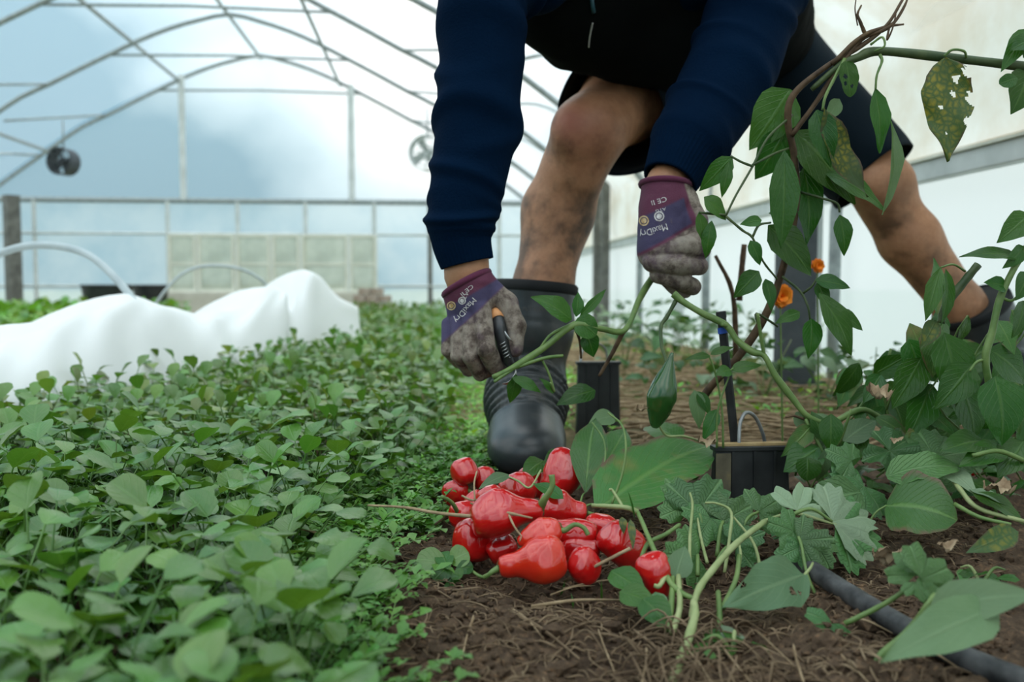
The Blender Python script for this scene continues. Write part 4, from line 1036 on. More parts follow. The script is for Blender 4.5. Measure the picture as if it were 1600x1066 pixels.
# ================================================================== RED PEPPERS
m, n, l, o = mat('red_pepper'); z = noise_(n, l, 14, 3); c = ramp(n, l, z, [(.3, (.44, .003, .005)), (.6, (.56, .007, .007)), (.8, (.64, .022, .008))])
z2 = noise_(n, l, 30, 3)
b = bsdf(n, l, o, c, .35, .15, 0, z2, .10, .006); b.inputs['Coat Weight'].default_value = 1.0; b.inputs['Coat Roughness'].default_value = .05; b.inputs['Coat IOR'].default_value = 1.65
b.inputs['Subsurface Weight'].default_value = .12; b.inputs['Subsurface Radius'].default_value = (.012, .002, .001); M['pepper'] = m
m, n, l, o = mat('orange_red_pepper'); z = noise_(n, l, 14, 3); c = ramp(n, l, z, [(.3, (.54, .012, .006)), (.6, (.64, .026, .008)), (.8, (.70, .060, .010))])
b = bsdf(n, l, o, c, .35, .15); b.inputs['Coat Weight'].default_value = 1.0; b.inputs['Coat Roughness'].default_value = .05; b.inputs['Coat IOR'].default_value = 1.65
b.inputs['Subsurface Weight'].default_value = .12; b.inputs['Subsurface Radius'].default_value = (.012, .002, .001); M['pepper_o'] = m
m, n, l, o = mat('green_pepper'); z = noise_(n, l, 14, 3); c = ramp(n, l, z, [(.3, (.012, .055, .010)), (.7, (.025, .095, .016))])
b = bsdf(n, l, o, c, .18, .6); b.inputs['Coat Weight'].default_value = .3; M['pepper_g'] = m
PP = {'top': ([0, .05, .14, .26, .36, .48, .62, .78, .90, .97, 1], [.20, .42, .50, .52, .66, .90, 1.0, .95, .72, .38, .05]),
      'round': ([0, .05, .14, .30, .5, .7, .85, .95, 1], [.15, .48, .78, .97, 1.0, .94, .74, .40, .05]),
      'long': ([0, .04, .12, .3, .5, .7, .85, .95, 1], [.25, .60, .82, .98, 1.0, .96, .82, .52, .08]),
      'taper': ([0, .05, .15, .35, .6, .8, .93, 1], [.25, .55, .85, 1.0, .88, .60, .30, .03]),
      'drop': ([0, .10, .25, .42, .58, .74, .90, 1], [.10, .18, .50, .88, 1.0, .80, .36, .03])}
def pepper(px, py, zc, Lpx, Rpx, ang, dep, prof, label, seed, stem=None, mt='pepper', lobes=3, amp=.07, bend=.0, Y=None, name='red_pepper', group='harvested red peppers', cat='pepper', stem_r=.0022):
    """ang: image angle stem->tip in degrees (0 = right, 90 = up); dep: depth component of the axis (+ away)"""
    if Y is None:
        r_ = ray(px, py); Y = (zc - H) / r_.z * r_.y
    c = np3(at(px, py, Y)); k = ppm(Y); L = Lpx / k * 1.04; R = Rpx / k * 1.12
    d = np.array([math.cos(math.radians(ang)), dep, math.sin(math.radians(ang))]); d /= np.linalg.norm(d)
    L = L / max(.35, math.hypot(d[0], d[2])) if abs(dep) < 1.2 else L
    s = np.cross(d, [0, 0, 1.0]); s = s / (np.linalg.norm(s) + 1e-9); u = np.cross(s, d)
    xs, rs = PP[prof]; tq_ = np.linspace(0, 1, 201); rq_ = np.interp(tq_, xs, rs); kw_ = np.hanning(25); kw_ /= kw_.sum(); rq_ = np.where((tq_ > .03) & (tq_ < .955), np.convolve(np.pad(rq_, 12, mode='edge'), kw_, 'valid'), rq_); xs, rs = tq_, rq_; nt, na = 44, 44; th = np.arange(na) / na * 2 * math.pi; V = []
    rg = random.Random(seed); ph = rg.uniform(0, 6.28); ph2 = rg.uniform(0, 6.28)
    for i in range(nt + 1):
        t = i / nt; tt = t; rad = R * float(np.interp(t, xs, rs))
        lob = 1 + 1.15 * amp * (np.cos(lobes * th + ph + .5 * math.sin(4 * t + ph2)) * (.35 + .65 * t)) + .035 * np.cos(2 * th + ph2 + 3 * t) + .03 * np.sin(5 * t + ph + th)
        along = (t - .5) * L
        if t > .93: along -= L * .035 * ((t - .93) / .07) ** 2 * 1.5
        if t < .04: along += L * .02
        bz = bend * L * (math.sin(math.pi * t) - .5)
        V.append(c + d * along + u * bz + np.outer(np.cos(th) * rad * lob, s) + np.outer(np.sin(th) * rad * lob, u))
    V = np.vstack(V); V = V + ((V - c) - np.outer((V - c) @ d, d)) * (.10 * fbm((V - c) / R * .9 + seed * 3.7, 2))[:, None]; F = [(i * na + j, i * na + (j + 1) % na, (i + 1) * na + (j + 1) % na, (i + 1) * na + j) for i in range(nt) for j in range(na)]
    F.append(tuple(range(na - 1, -1, -1))); F.append(tuple(nt * na + j for j in range(na)))
    zmin = V[:, 2].min()
    if zmin < .0015 and Y is not None and name == 'red_pepper': V[:, 2] += .0015 - zmin; c = c + np.array([0, 0, .0015 - zmin])
    r = thing(name, (c[0], c[1], V[:, 2].min()), label, cat, group)
    mob('flesh', V, F, M[mt], r)
    b0 = c - d * L * .48 + u * (bend * L * -.5)
    if stem:
        P = [b0 + d * .004] + [np3(at(q[0], q[1], Y + q[2])) for q in stem]
        T = tube(spline(P, 6), [stem_r * 1.9, stem_r * 1.2, stem_r, stem_r * 1.15], 8); mob('stalk', T[0], T[1], M['stem'], r)
        Cx = tube([b0 + d * .007, b0 + d * .002, b0 - d * .001], [R * .34, R * .30, stem_r * 1.6], 12, rfun=lambda t, a: 1 + .15 * np.cos(5 * a)); mob('calyx', Cx[0], Cx[1], M['stem_dark'], r)
    return r
pepper(726, 738, .052, 42, 21, 20, .3, 'round', 'small red pepper at the back left top of the pile', 1, lobes=4)
pepper(712, 770, .024, 44, 18, 190, .2, 'round', 'dark red pepper at the left edge with a green stalk stub', 2, stem=[(735, 768, -.01), (741, 771, -.012)])
pepper(757, 748, .040, 38, 17, 10, .2, 'round', 'small glossy red pepper at the back under a green leaf', 3, lobes=4)
pepper(806, 765, .045, 62, 25, 200, .3, 'taper', 'red pepper in the back middle with a dried leaf on it', 4)
pepper(834, 752, .035, 52, 24, 160, .5, 'round', 'shaded red pepper behind the upright tall one', 5)
pepper(879, 738, .052, 74, 29, 62, .35, 'long', 'tallest wrinkled red pepper standing at the back right of the pile', 6, lobes=4, amp=.10, stem=[(868, 770, -.02), (866, 774, -.02)])
pepper(764, 782, .050, 52, 20, 215, .2, 'taper', 'red pepper half hidden behind the big bent one', 7)
pepper(748, 792, .030, 40, 22, 30, .3, 'round', 'red pepper with a broken pale twig across its shoulder', 8)
pepper(727, 806, .030, 46, 23, 80, -.2, 'round', 'round red pepper under the bare twig at left', 9, lobes=4, stem=[(708, 788, -.02), (690, 776, -.03)])
pepper(791, 804, .062, 118, 33, 188, -.15, 'top', 'largest red pepper on top of the pile with a curved green stalk', 10, stem=[(851, 780, -.005), (858, 770, -.008), (863, 758, -.008), (862, 742, -.006)], lobes=3, bend=.06, stem_r=.0028, amp=.06)
pepper(740, 847, .026, 58, 34, 15, -1.3, 'round', 'round red pepper showing its dimpled end at the front left', 11, lobes=4, amp=.04)
pepper(878, 797, .040, 80, 30, 172, .1, 'top', 'red pepper with a narrow neck and green cap pointing right', 12, stem=[(922, 803, .0), (930, 806, 0), (934, 808, 0)], amp=.08)
pepper(842, 836, .050, 76, 22, 200, .05, 'taper', 'orange-red pepper with a long arched stalk near the front', 13, stem=[(882, 829, -.004), (898, 820, -.006), (912, 825, -.008), (919, 836, -.010)], mt='pepper_o')
pepper(897, 832, .040, 74, 20, 175, .2, 'long', 'red pepper lying under the arched green stalk', 14)
pepper(906, 858, .024, 66, 19, 178, .1, 'long', 'slim red pepper lying behind the small front one', 15)
pepper(833, 878, .030, 112, 34, 10, -.15, 'top', 'large bright red pepper at the front with its neck pointing left', 16, stem=[(770, 893, 0), (764, 898, 0), (757, 902, .004)], lobes=3, mt='pepper_o', amp=.05)
pepper(912, 885, .022, 50, 24, 135, -.6, 'round', 'small creased red pepper at the very front right', 17, lobes=2, amp=.12)
pepper(972, 851, .033, 78, 31, 140, -.25, 'long', 'plump red pepper at the right end of the pile', 18, lobes=3, amp=.09)
pepper(938, 822, .028, 50, 18, 170, .3, 'long', 'red pepper tucked behind the plump right one', 19)
pepper(785, 858, .022, 50, 20, 30, .1, 'long', 'shaded red pepper between the two front ones', 20)
pepper(1024, 898, .030, 72, 27, 105, -.2, 'long', 'red pepper with torn top among stems right of the pile', 21, lobes=3, amp=.09)
pepper(1514, 727, .040, 36, 14, 110, 0, 'taper', 'small red pepper tip showing under dark leaves far right', 22, group=None)
pepper(1036, 612, .2, 128, 23, 257, 0, 'drop', 'long green pepper hanging from the bent branch', 23, Y=1.12, mt='pepper_g', name='green_pepper', group=None, lobes=2, amp=.05)

# ================================================================== STEMS AND LEAVES FROM OBSERVED POSITIONS
def px_path(P): return [np3(at(*p)) for p in P]
def stem(parent, P, r, mt='stem', nseg=6, name='stem', knots=True):
    Q = spline(px_path(P), nseg); T = tube(Q, r, 8, rfun=(lambda t, a: 1 + .10 * np.sin(t * 31 + 1) * np.sin(a * 2 + 1)) if knots else None)
    return mob(name, T[0], T[1], M[mt], parent)
_ls = [0]
def lf(parent, b, t, w, mt='pleaf', prof='ovate', nrm=(0, -.75, .65), fold=.15, arch=.05, curl=.10, nL=10, wav=.012, side=0., roll=0., name='leaf', pet=None, holes=()):
    """b, t: (px, py, depth) of blade base and tip; w: blade width in photo pixels"""
    _ls[0] += 1
    B0, T0 = np3(at(*b)), np3(at(*t)); L = np.linalg.norm(T0 - B0); Wd = w / ppm((b[2] + t[2]) / 2)
    js_ = tuple(np.linspace(-1, 1, 41)) if holes else (-1, -.7, -.35, 0, .35, .7, 1); nL = 70 if holes else nL
    g = leaf_geo(L, Wd, prof, fold, arch, curl, nL, js_, wav, _ls[0], side, roll=roll)
    V, F, U = place_leaf(g, B0, T0 - B0, nrm); F = [f for f in F if not any(((U[f[0]][0] - h_[0]) * L) ** 2 + ((U[f[0]][1] * 2 - 1 - h_[1]) * Wd / 2 * 1.0) ** 2 < (h_[2] * L * (1 + .25 * math.sin(U[f[0]][0] * 70 + U[f[0]][1] * 40))) ** 2 for h_ in holes)]
    o_ = mob(name, V, F, M[mt], parent, uv=U)
    if pet is not None:
        P0 = np3(at(*pet)); T = tube(spline([P0, (P0 + B0) / 2 + np.array([0, 0, .006]), B0], 4), [.0016, .0011], 6); mob('leaf_stalk', T[0], T[1], M['stem'], parent)
    return o_
def lobed_geo(R, lobes=3, teeth=5, depth=.45, spanA=250, seed=0, cup=.1):
    rg = random.Random(seed); nA = 72; nR = 5; V = [(0, 0, 0)]; U = [(0, .5)]; sa_ = math.radians(spanA)
    for i in range(1, nR + 1):
        for j in range(nA + 1):
            a = -sa_ / 2 + sa_ * j / nA; x = (j / nA) * lobes; fr_ = abs((x % 1) - .5) * 2
            rad = 1 - depth * fr_ ** 2.2; rad *= (1 - .25 * abs(a / (sa_ / 2)) ** 2)
            tq = (x * teeth) % 1; rad *= 1 - .13 * (1 - abs(tq - .5) * 2) * (i / nR) ** 3
            q = R * rad * i / nR
            V.append((q * math.sin(a), q * math.cos(a), cup * q * (.5 + .5 * math.cos(x * 2 * math.pi)) + .05 * R * math.sin(a * 5 + seed) * (i / nR) ** 2 - .12 * R * (i / nR) ** 2)); U.append((i / nR, (x % 1)))
    F = [(0, 1 + j, 2 + j) for j in range(nA)]
    for i in range(nR - 1):
        a0 = 1 + i * (nA + 1); b0 = a0 + nA + 1; F += [(a0 + j, b0 + j, b0 + j + 1, a0 + j + 1) for j in range(nA)]
    return np.array(V), F, np.array(U)
def lobed(parent, c, tip, mt='lobed', nrm=(0, -.55, .85), lobes=3, teeth=5, depth=.45, spanA=230, pet=None, cup=.12):
    _ls[0] += 1; C0, T0 = np3(at(*c)), np3(at(*tip)); g = lobed_geo(np.linalg.norm(T0 - C0), lobes, teeth, depth, spanA, _ls[0], cup)
    V, F, U = place_leaf(g, C0, T0 - C0, nrm); o_ = mob('leaf', V, F, M[mt], parent, uv=U)
    if pet is not None:
        P0 = np3(at(*pet)); T = tube(spline([P0, (P0 + C0) / 2 + np.array([0, 0, .01]), C0], 5), [.0024, .0016], 7); mob('leaf_stalk', T[0], T[1], M['stem'], parent)
    return o_

# ---- A: bent-over pepper plant
A_ = thing('pepper_plant', tuple(gp(1085, 660)), 'bent pepper plant with woody brown stem and yellow mottled hanging leaf', 'plant')
stem(A_, [(1085, 645, 1.26), (1110, 605, 1.24), (1150, 562, 1.22), (1195, 495, 1.20), (1226, 410, 1.18), (1243, 320, 1.16), (1241, 245, 1.15), (1231, 190, 1.14), (1240, 148, 1.13), (1290, 105, 1.12), (1345, 72, 1.11), (1385, 40, 1.10), (1410, 0, 1.10)], [.0062, .006, .0056, .0050, .0044, .003, .0018], 'woody')
stem(A_, [(1268, 140, 1.125), (1310, 104, 1.115), (1340, 90, 1.11), (1375, 80, 1.105), (1480, 90, 1.10), (1600, 104, 1.09), (1720, 120, 1.08)], [.003, .0052, .006, .0062, .0062, .0062], 'stem_dark')
stem(A_, [(1237, 212, 1.14), (1275, 160, 1.13), (1310, 108, 1.115), (1345, 62, 1.11), (1378, 48, 1.10), (1398, 34, 1.10), (1414, 8, 1.1), (1420, -10, 1.1)], [.003, .0034, .003, .002, .001], 'woody')
stem(A_, [(1300, 100, 1.115), (1345, 58, 1.105), (1385, 42, 1.10), (1412, 38, 1.10)], [.003, .0026, .0012], 'woody')
stem(A_, [(1352, 54, 1.105), (1344, 34, 1.10), (1340, 22, 1.1), (1346, 8, 1.1)], [.0026, .0018, .001], 'woody')
stem(A_, [(1340, 40, 1.1), (1336, 15, 1.1), (1338, -5, 1.1)], [.0009, .0007], 'woody')
stem(A_, [(1390, 40, 1.10), (1386, 62, 1.095), (1394, 46, 1.09), (1400, 22, 1.09)], [.0016, .0012, .0008], 'woody')
stem(A_, [(1360, 70, 1.1), (1378, 58, 1.09), (1382, 72, 1.085), (1366, 80, 1.09)], [.0016, .0014, .0012], 'stem')
stem(A_, [(1375, 86, 1.10), (1378, 96, 1.095), (1370, 118, 1.09), (1368, 140, 1.09)], [.0022, .0016, .0014], 'stem')
stem(A_, [(1320, 92, 1.11), (1305, 120, 1.105), (1290, 150, 1.10), (1285, 172, 1.10)], [.0025, .002, .0016], 'stem')
stem(A_, [(1475, 88, 1.09), (1488, 78, 1.085), (1506, 80, 1.085), (1510, 90, 1.09)], [.0018, .0016, .0016], 'stem')
# left network of thin dark branches
for P in ([(1238, 180, 1.14), (1200, 215, 1.13), (1176, 260, 1.125), (1150, 305, 1.12), (1134, 338, 1.12)], [(1176, 260, 1.125), (1158, 253, 1.12), (1142, 244, 1.12)], [(1176, 258, 1.125), (1210, 240, 1.13), (1232, 232, 1.14)],
          [(1134, 336, 1.12), (1110, 334, 1.12), (1092, 332, 1.12)], [(1134, 338, 1.12), (1160, 360, 1.12), (1176, 372, 1.12), (1192, 408, 1.13), (1214, 436, 1.14)], [(1176, 370, 1.12), (1186, 352, 1.12), (1204, 348, 1.13)],
          [(1250, 300, 1.16), (1285, 310, 1.15), (1308, 318, 1.14), (1312, 332, 1.14)], [(1222, 432, 1.18), (1250, 455, 1.17), (1262, 478, 1.16), (1266, 500, 1.16)], [(1255, 458, 1.17), (1268, 448, 1.16), (1276, 436, 1.16)], [(1215, 510, 1.19), (1182, 490, 1.17), (1186, 512, 1.165), (1192, 552, 1.16)]):
    stem(A_, P, [.0018, .0014], 'stem_dark', 4)
stem(A_, [(1155, 470, 1.6), (1160, 410, 1.6), (1163, 382, 1.6)], [.006, .005], 'woody', 4); stem(A_, [(1150, 560, 1.6), (1145, 460, 1.58), (1118, 400, 1.56)], [.006, .003], 'woody', 4)
F_ = (0, -1, .05)
lf(A_, (1477, 90, 1.09), (1492, 252, 1.075), 86, 'mottled', 'ovate', (-.15, -1, .1), .10, -.02, .02, 22, .035, .05, holes=((.20, -.45, .035), (.34, -.25, .028), (.46, .25, .022), (.40, -1.0, .075), (.16, -.9, .05), (.62, -.95, .04), (.72, .1, .012)))
lf(A_, (1368, 140, 1.09), (1378, 240, 1.085), 42, 'pleaf', 'ovate', (.25, -1, 0), .2, .03, .05, wav=.02)
lf(A_, (1392, 190, 1.08), (1378, 336, 1.08), 34, 'pleaf_pale', 'lance', (.5, -.9, 0), .2, .06, .0, roll=1.2)
lf(A_, (1288, 168, 1.09), (1362, 308, 1.085), 52, 'mottled', 'lance', (.1, -1, .2), .15, -.10, .05, 14, .03, .0)
lf(A_, (1276, 172, 1.10), (1300, 262, 1.09), 46, 'pleaf', 'ovate', (-.3, -1, .2), .25, .03, .1)
lf(A_, (1322, 96, 1.10), (1330, 152, 1.10), 34, 'pleaf', 'broad', (.1, -1, .1), .15, .02, .05, holes=((.4, .3, .07), (.6, .45, .06), (.7, -.3, .05)))
lf(A_, (1312, 155, 1.13), (1290, 190, 1.12), 26, 'pleaf_pale', 'ovate', (.1, -1, .1), .15, .02, .05)
lf(A_, (1226, 235, 1.13), (1222, 390, 1.12), 50, 'pleaf', 'lance', (-.15, -1, .1), .15, .03, .05)
lf(A_, (1242, 205, 1.16), (1345, 318, 1.15), 84, 'pleaf', 'ovate', (.0, -1, .35), .12, .04, .08)
lf(A_, (1236, 140, 1.16), (1172, 235, 1.16), 78, 'pleaf', 'ovate', (.1, -1, .25), .12, .04, .08)
lf(A_, (1228, 205, 1.16), (1180, 282, 1.17), 62, 'pleaf', 'ovate', (.2, -1, .2), .12, .04, .05)
lf(A_, (1144, 245, 1.12), (1092, 300, 1.13), 36, 'pleaf', 'ovate', (.2, -1, .3), .12, .04, .1)
lf(A_, (1140, 252, 1.12), (1128, 310, 1.12), 20, 'pleaf', 'lance', (-.2, -1, .1), .12, .04, .1)
lf(A_, (1100, 308, 1.12), (1138, 344, 1.12), 34, 'pleaf', 'ovate', (.1, -1, .4))
lf(A_, (1092, 332, 1.12), (1098, 375, 1.12), 24, 'pleaf', 'lance', (.3, -1, .1)); lf(A_, (1112, 345, 1.12), (1102, 405, 1.12), 24, 'pleaf', 'lance', (-.3, -1, .1))
lf(A_, (1190, 344, 1.12), (1156, 350, 1.12), 20, 'pleaf', 'ovate', (.1, -1, .3)); lf(A_, (1172, 376, 1.12), (1190, 416, 1.12), 25, 'pleaf', 'ovate', (.1, -1, .1))
lf(A_, (1186, 424, 1.14), (1146, 466, 1.14), 36, 'pleaf', 'ovate', (.0, -1, .3)); lf(A_, (1196, 436, 1.15), (1208, 486, 1.14), 26, 'pleaf', 'ovate', (.2, -1, .1))
lf(A_, (1312, 336, 1.13), (1322, 402, 1.13), 33, 'pleaf', 'ovate', (.0, -1, .1)); lf(A_, (1200, 352, 1.16), (1275, 432, 1.15), 62, 'pleaf', 'ovate', (.0, -1, .3))
lf(A_, (1256, 262, 1.17), (1268, 385, 1.16), 56, 'pleaf', 'ovate', (.2, -1, .1)); lf(A_, (1290, 270, 1.15), (1392, 325, 1.14), 42, 'pleaf', 'ovate', (.0, -.8, .5))
lf(A_, (1274, 438, 1.15), (1332, 448, 1.14), 30, 'pleaf', 'ovate', (.0, -.9, .5)); lf(A_, (1276, 442, 1.16), (1296, 484, 1.15), 28, 'pleaf', 'ovate', (.2, -1, .1))
lf(A_, (1268, 498, 1.15), (1266, 562, 1.14), 38, 'pleaf', 'ovate', (.1, -1, .1)); lf(A_, (1280, 458, 1.14), (1338, 556, 1.12), 50, 'pleaf', 'lance', (.2, -1, .2)); lf(A_, (1306, 486, 1.15), (1352, 516, 1.14), 28, 'pleaf', 'ovate', (.0, -1, .5))
lf(A_, (1250, 488, 1.18), (1212, 504, 1.17), 22, 'pleaf', 'ovate', (.0, -1, .5)); lf(A_, (1240, 340, 1.18), (1200, 330, 1.19), 30, 'pleaf')
# top right cluster on the green stalk
lf(A_, (1606, 45, 1.08), (1566, 110, 1.07), 34, 'pleaf', 'ovate', (-.3, -1, .2)); lf(A_, (1612, 62, 1.07), (1580, 76, 1.06), 34, 'pleaf', 'ovate', (0, -1, .4)); lf(A_, (1608, 108, 1.09), (1584, 178, 1.08), 62, 'pleaf', 'ovate', (0, -1, .1))
lf(A_, (1590, 122, 1.07), (1564, 130, 1.06), 24, 'pleaf', 'round', (0, -1, .2)); lf(A_, (1625, 35, 1.1), (1600, 90, 1.1), 40, 'pleaf')

# ---- B: cut branch running from one glove to the other
B_ = thing('cut_branch', tuple(at(895, 510, 1.2)), 'freshly cut green pepper branch held between the two gloved hands', 'branch')
stem(B_, [(1028, 425, 1.30), (1014, 442, 1.285), (998, 470, 1.26), (976, 516, 1.225), (940, 514, 1.21), (897, 508, 1.20), (852, 542, 1.195), (806, 572, 1.19), (770, 590, 1.185)], [.0055, .0052, .0042, .004, .0048, .0050, .0045, .0035])
stem(B_, [(895, 506, 1.20), (862, 522, 1.195), (845, 542, 1.195)], [.0024, .0016]); stem(B_, [(808, 574, 1.19), (850, 560, 1.188), (880, 556, 1.19)], [.0026, .0022]); stem(B_, [(846, 560, 1.19), (858, 585, 1.19), (866, 612, 1.192), (860, 598, 1.18)], [.0018, .0013])
stem(B_, [(806, 574, 1.19), (785, 588, 1.184), (772, 597, 1.182)], [.0024, .0022]); stem(B_, [(974, 518, 1.225), (955, 555, 1.235), (936, 588, 1.24)], [.0038, .0030, .0022], 'woody')
stem(B_, [(895, 506, 1.20), (905, 530, 1.21), (908, 560, 1.22)], [.0022, .0015], 'woody')
lf(B_, (893, 500, 1.198), (833, 459, 1.18), 44, 'pleaf', 'ovate', (-.2, -.75, .65), .22, .06, .12); lf(B_, (900, 500, 1.20), (934, 524, 1.20), 40, 'pleaf', 'broad', (.2, -1, .2)); lf(B_, (905, 496, 1.205), (950, 450, 1.21), 16, 'pleaf', 'lance', (.3, -1, .3)); lf(B_, (900, 495, 1.205), (905, 455, 1.21), 22, 'pleaf', 'lance', (.3, -1, .1))
lf(B_, (915, 520, 1.21), (930, 560, 1.215), 34, 'pleaf', 'ovate', (.2, -1, .0)); lf(B_, (800, 590, 1.19), (848, 612, 1.185), 22, 'pleaf', 'lance', (.0, -.8, .6)); lf(B_, (806, 585, 1.2), (798, 632, 1.2), 26, 'pleaf', 'lance', (.3, -1, .1)); lf(B_, (865, 615, 1.19), (845, 590, 1.18), 14, 'pleaf', 'lance')
# ---- C: bent green branch from the fist down to the ground
C_ = thing('green_branch', tuple(gp(1330, 668)), 'bent green pepper branch reaching from the raised fist toward the soil', 'branch')
stem(C_, [(1052, 459, 1.20), (1068, 472, 1.195), (1098, 490, 1.185), (1134, 508, 1.175), (1152, 532, 1.17), (1176, 550, 1.16), (1194, 556, 1.155), (1212, 588, 1.15), (1238, 622, 1.145), (1264, 652, 1.14), (1300, 660, 1.14), (1345, 640, 1.15), (1380, 655, 1.16)], [.0050, .0046, .0044, .0048, .004, .0046, .004, .0042, .0036])
stem(C_, [(1056, 470, 1.20), (1042, 495, 1.20), (1033, 510, 1.195), (1034, 540, 1.16), (1040, 560, 1.13), (1042, 572, 1.12)], [.003, .0028, .0022, .002], 'stem_dark'); stem(C_, [(1194, 556, 1.155), (1188, 520, 1.15), (1184, 490, 1.145)], [.0026, .0022]); stem(C_, [(1136, 510, 1.175), (1128, 506, 1.17)], [.004, .003])
stem(C_, [(1258, 655, 1.14), (1276, 688, 1.13), (1292, 720, 1.12), (1312, 745, 1.12)], [.0026, .0022]); stem(C_, [(1290, 705, 1.12), (1312, 690, 1.11), (1330, 640, 1.10)], [.002, .0016]); stem(C_, [(1256, 655, 1.14), (1240, 650, 1.135), (1228, 652, 1.13)], [.002, .0014], 'woody')
lf(C_, (1280, 700, 1.12), (1225, 735, 1.10), 60, 'pleaf', 'ovate', (.1, -.7, .7)); lf(C_, (1285, 690, 1.13), (1270, 640, 1.14), 36, 'pleaf', 'lance', (.2, -1, .2)); lf(C_, (1296, 724, 1.11), (1352, 775, 1.10), 52, 'pleaf', 'ovate', (.1, -.7, .7)); lf(C_, (1318, 690, 1.12), (1372, 652, 1.14), 46, 'pleaf_pale', 'ovate', (.0, -.7, .7)); lf(C_, (1262, 715, 1.10), (1262, 752, 1.09), 44, 'pleaf', 'broad', (0, -1, .2)); lf(C_, (1300, 735, 1.12), (1330, 700, 1.12), 40, 'pleaf_pale', 'ovate')
# ---- D: right-hand pepper plant
D_ = thing('pepper_plant', tuple(gp(1560, 730)), 'upright leafy pepper plant in front of the bent boot at the edge', 'plant')
stem(D_, [(1625, 330, 1.0), (1604, 385, 1.0), (1582, 424, 1.0), (1562, 468, 1.0), (1550, 520, 1.0), (1540, 565, 1.0), (1555, 640, 1.01), (1575, 720, 1.03)], [.003, .0036, .0042, .0044, .0046, .005])
stem(D_, [(1528, 414, 1.05), (1505, 442, 1.05), (1478, 478, 1.05), (1470, 505, 1.05)], [.005, .0055, .0045], 'stem_dark'); stem(D_, [(1540, 562, 1.0), (1526, 566, 1.0), (1515, 580, 1.0)], [.002, .0015]); stem(D_, [(1566, 466, 1.0), (1580, 470, 1.0), (1592, 462, 1.0)], [.002, .0015])
for b, t, w, nr in (((1592, 402, 1.0), (1502, 394, .99), 32, (0, -.7, .7)), ((1610, 335, 1.0), (1560, 378, .99), 46, (-.1, -1, .3)), ((1600, 385, 1.0), (1570, 420, .99), 30, (.2, -1, .1)), ((1572, 448, 1.0), (1540, 440, .99), 30, (0, -1, .4)),
                    ((1555, 588, .99), (1572, 700, .97), 92, (0, -1, .35)), ((1606, 425, 1.0), (1590, 470, .99), 40, (.1, -1, .2)), ((1600, 470, 1.0), (1586, 530, .99), 46, (.3, -1, .1)), ((1560, 600, 1.02), (1600, 680, 1.0), 60, (.2, -1, .3)),
                    ((1476, 520, 1.06), (1500, 640, 1.04), 78, (0, -1, .3)), ((1520, 570, 1.03), (1462, 640, 1.02), 62, (-.2, -1, .3)), ((1545, 545, 1.03), (1612, 600, 1.03), 70, (.1, -1, .4)), ((1440, 560, 1.10), (1395, 640, 1.09), 56, (-.2, -1, .3)), ((1500, 600, 1.08), (1530, 690, 1.06), 80, (.2, -1, .3)),
                    ((1540, 690, 1.0), (1470, 700, .98), 56, (0, -.6, .8)), ((1570, 700, .99), (1500, 725, .97), 50, (0, -.7, .8)), ((1600, 690, .99), (1560, 745, .97), 60, (0, -.7, .8)), ((1420, 530, 1.12), (1440, 600, 1.11), 60, (.1, -1, .3)), ((1410, 600, 1.14), (1470, 650, 1.12), 60, (0, -.9, .5)), ((1455, 600, 1.1), (1420, 690, 1.08), 60, (0, -.9, .5))):
    lf(D_, b, t, w, 'pleaf', 'ovate', nr)
lf(D_, (1470, 418, 1.04), (1446, 502, 1.03), 30, 'pleaf', 'lance', (-.5, -1, .1), .3, .05, .05, pet=(1508, 424, 1.05)); lf(D_, (1478, 420, 1.04), (1474, 510, 1.03), 32, 'pleaf', 'lance', (.4, -1, .1), .3, .05, .05); lf(D_, (1462, 500, 1.04), (1440, 545, 1.03), 32, 'mottled', 'ovate', (0, -1, .3))
stem(D_, [(1600, 720, .97), (1560, 705, .97), (1520, 712, .97)], [.003, .0025], 'stem')

def fill(parent, n_, bx_, Y0, Y1, lpx, seed, mts=('pleaf', 'pleaf', 'pleaf', 'dock')):
    rg = random.Random(seed)
    for i in range(n_):
        px = rg.uniform(bx_[0], bx_[2]); py = rg.uniform(bx_[1], bx_[3]); Y = rg.uniform(Y0, Y1); a = rg.uniform(-2.6, -.5) if rg.random() < .75 else rg.uniform(0, 6.28); L = lpx * rg.uniform(.6, 1.25)
        q = (px + math.cos(a) * L, py - math.sin(a) * L, Y + rg.uniform(-.04, .02))
        lf(parent, (px, py, Y), q, L * rg.uniform(.45, .68), mts[rg.randrange(len(mts))], rg.choice(['ovate', 'ovate', 'lance']), (rg.uniform(-.5, .5), -1, rg.uniform(.1, .8)), rg.uniform(.08, .28), .05, rg.uniform(0, .2))
        if rg.random() < .45:
            b0 = np3(at(px, py, Y)); T = tube(spline([b0, b0 + np.array([rg.uniform(-.02, .02), .01, -.03]), b0 + np.array([rg.uniform(-.03, .03), .02, -.07])], 3), [.0012, .0016], 5); mob('leaf_stalk', T[0], T[1], M['stem'], parent)
fill(D_, 46, (1420, 480, 1610, 700), 1.05, 1.3, 72, 51)
E_ = thing('pepper_plant', tuple(gp(1390, 720)), 'low bushy pepper plant left of the bent boot', 'plant')
stem(E_, [(1395, 700, 1.2), (1390, 650, 1.2), (1380, 600, 1.2), (1392, 545, 1.2)], [.004, .003, .002]); fill(E_, 26, (1330, 560, 1440, 680), 1.12, 1.3, 58, 52)
fill(C_, 14, (1220, 630, 1340, 740), 1.1, 1.25, 52, 53, ('pleaf', 'pleaf_pale', 'dock'))
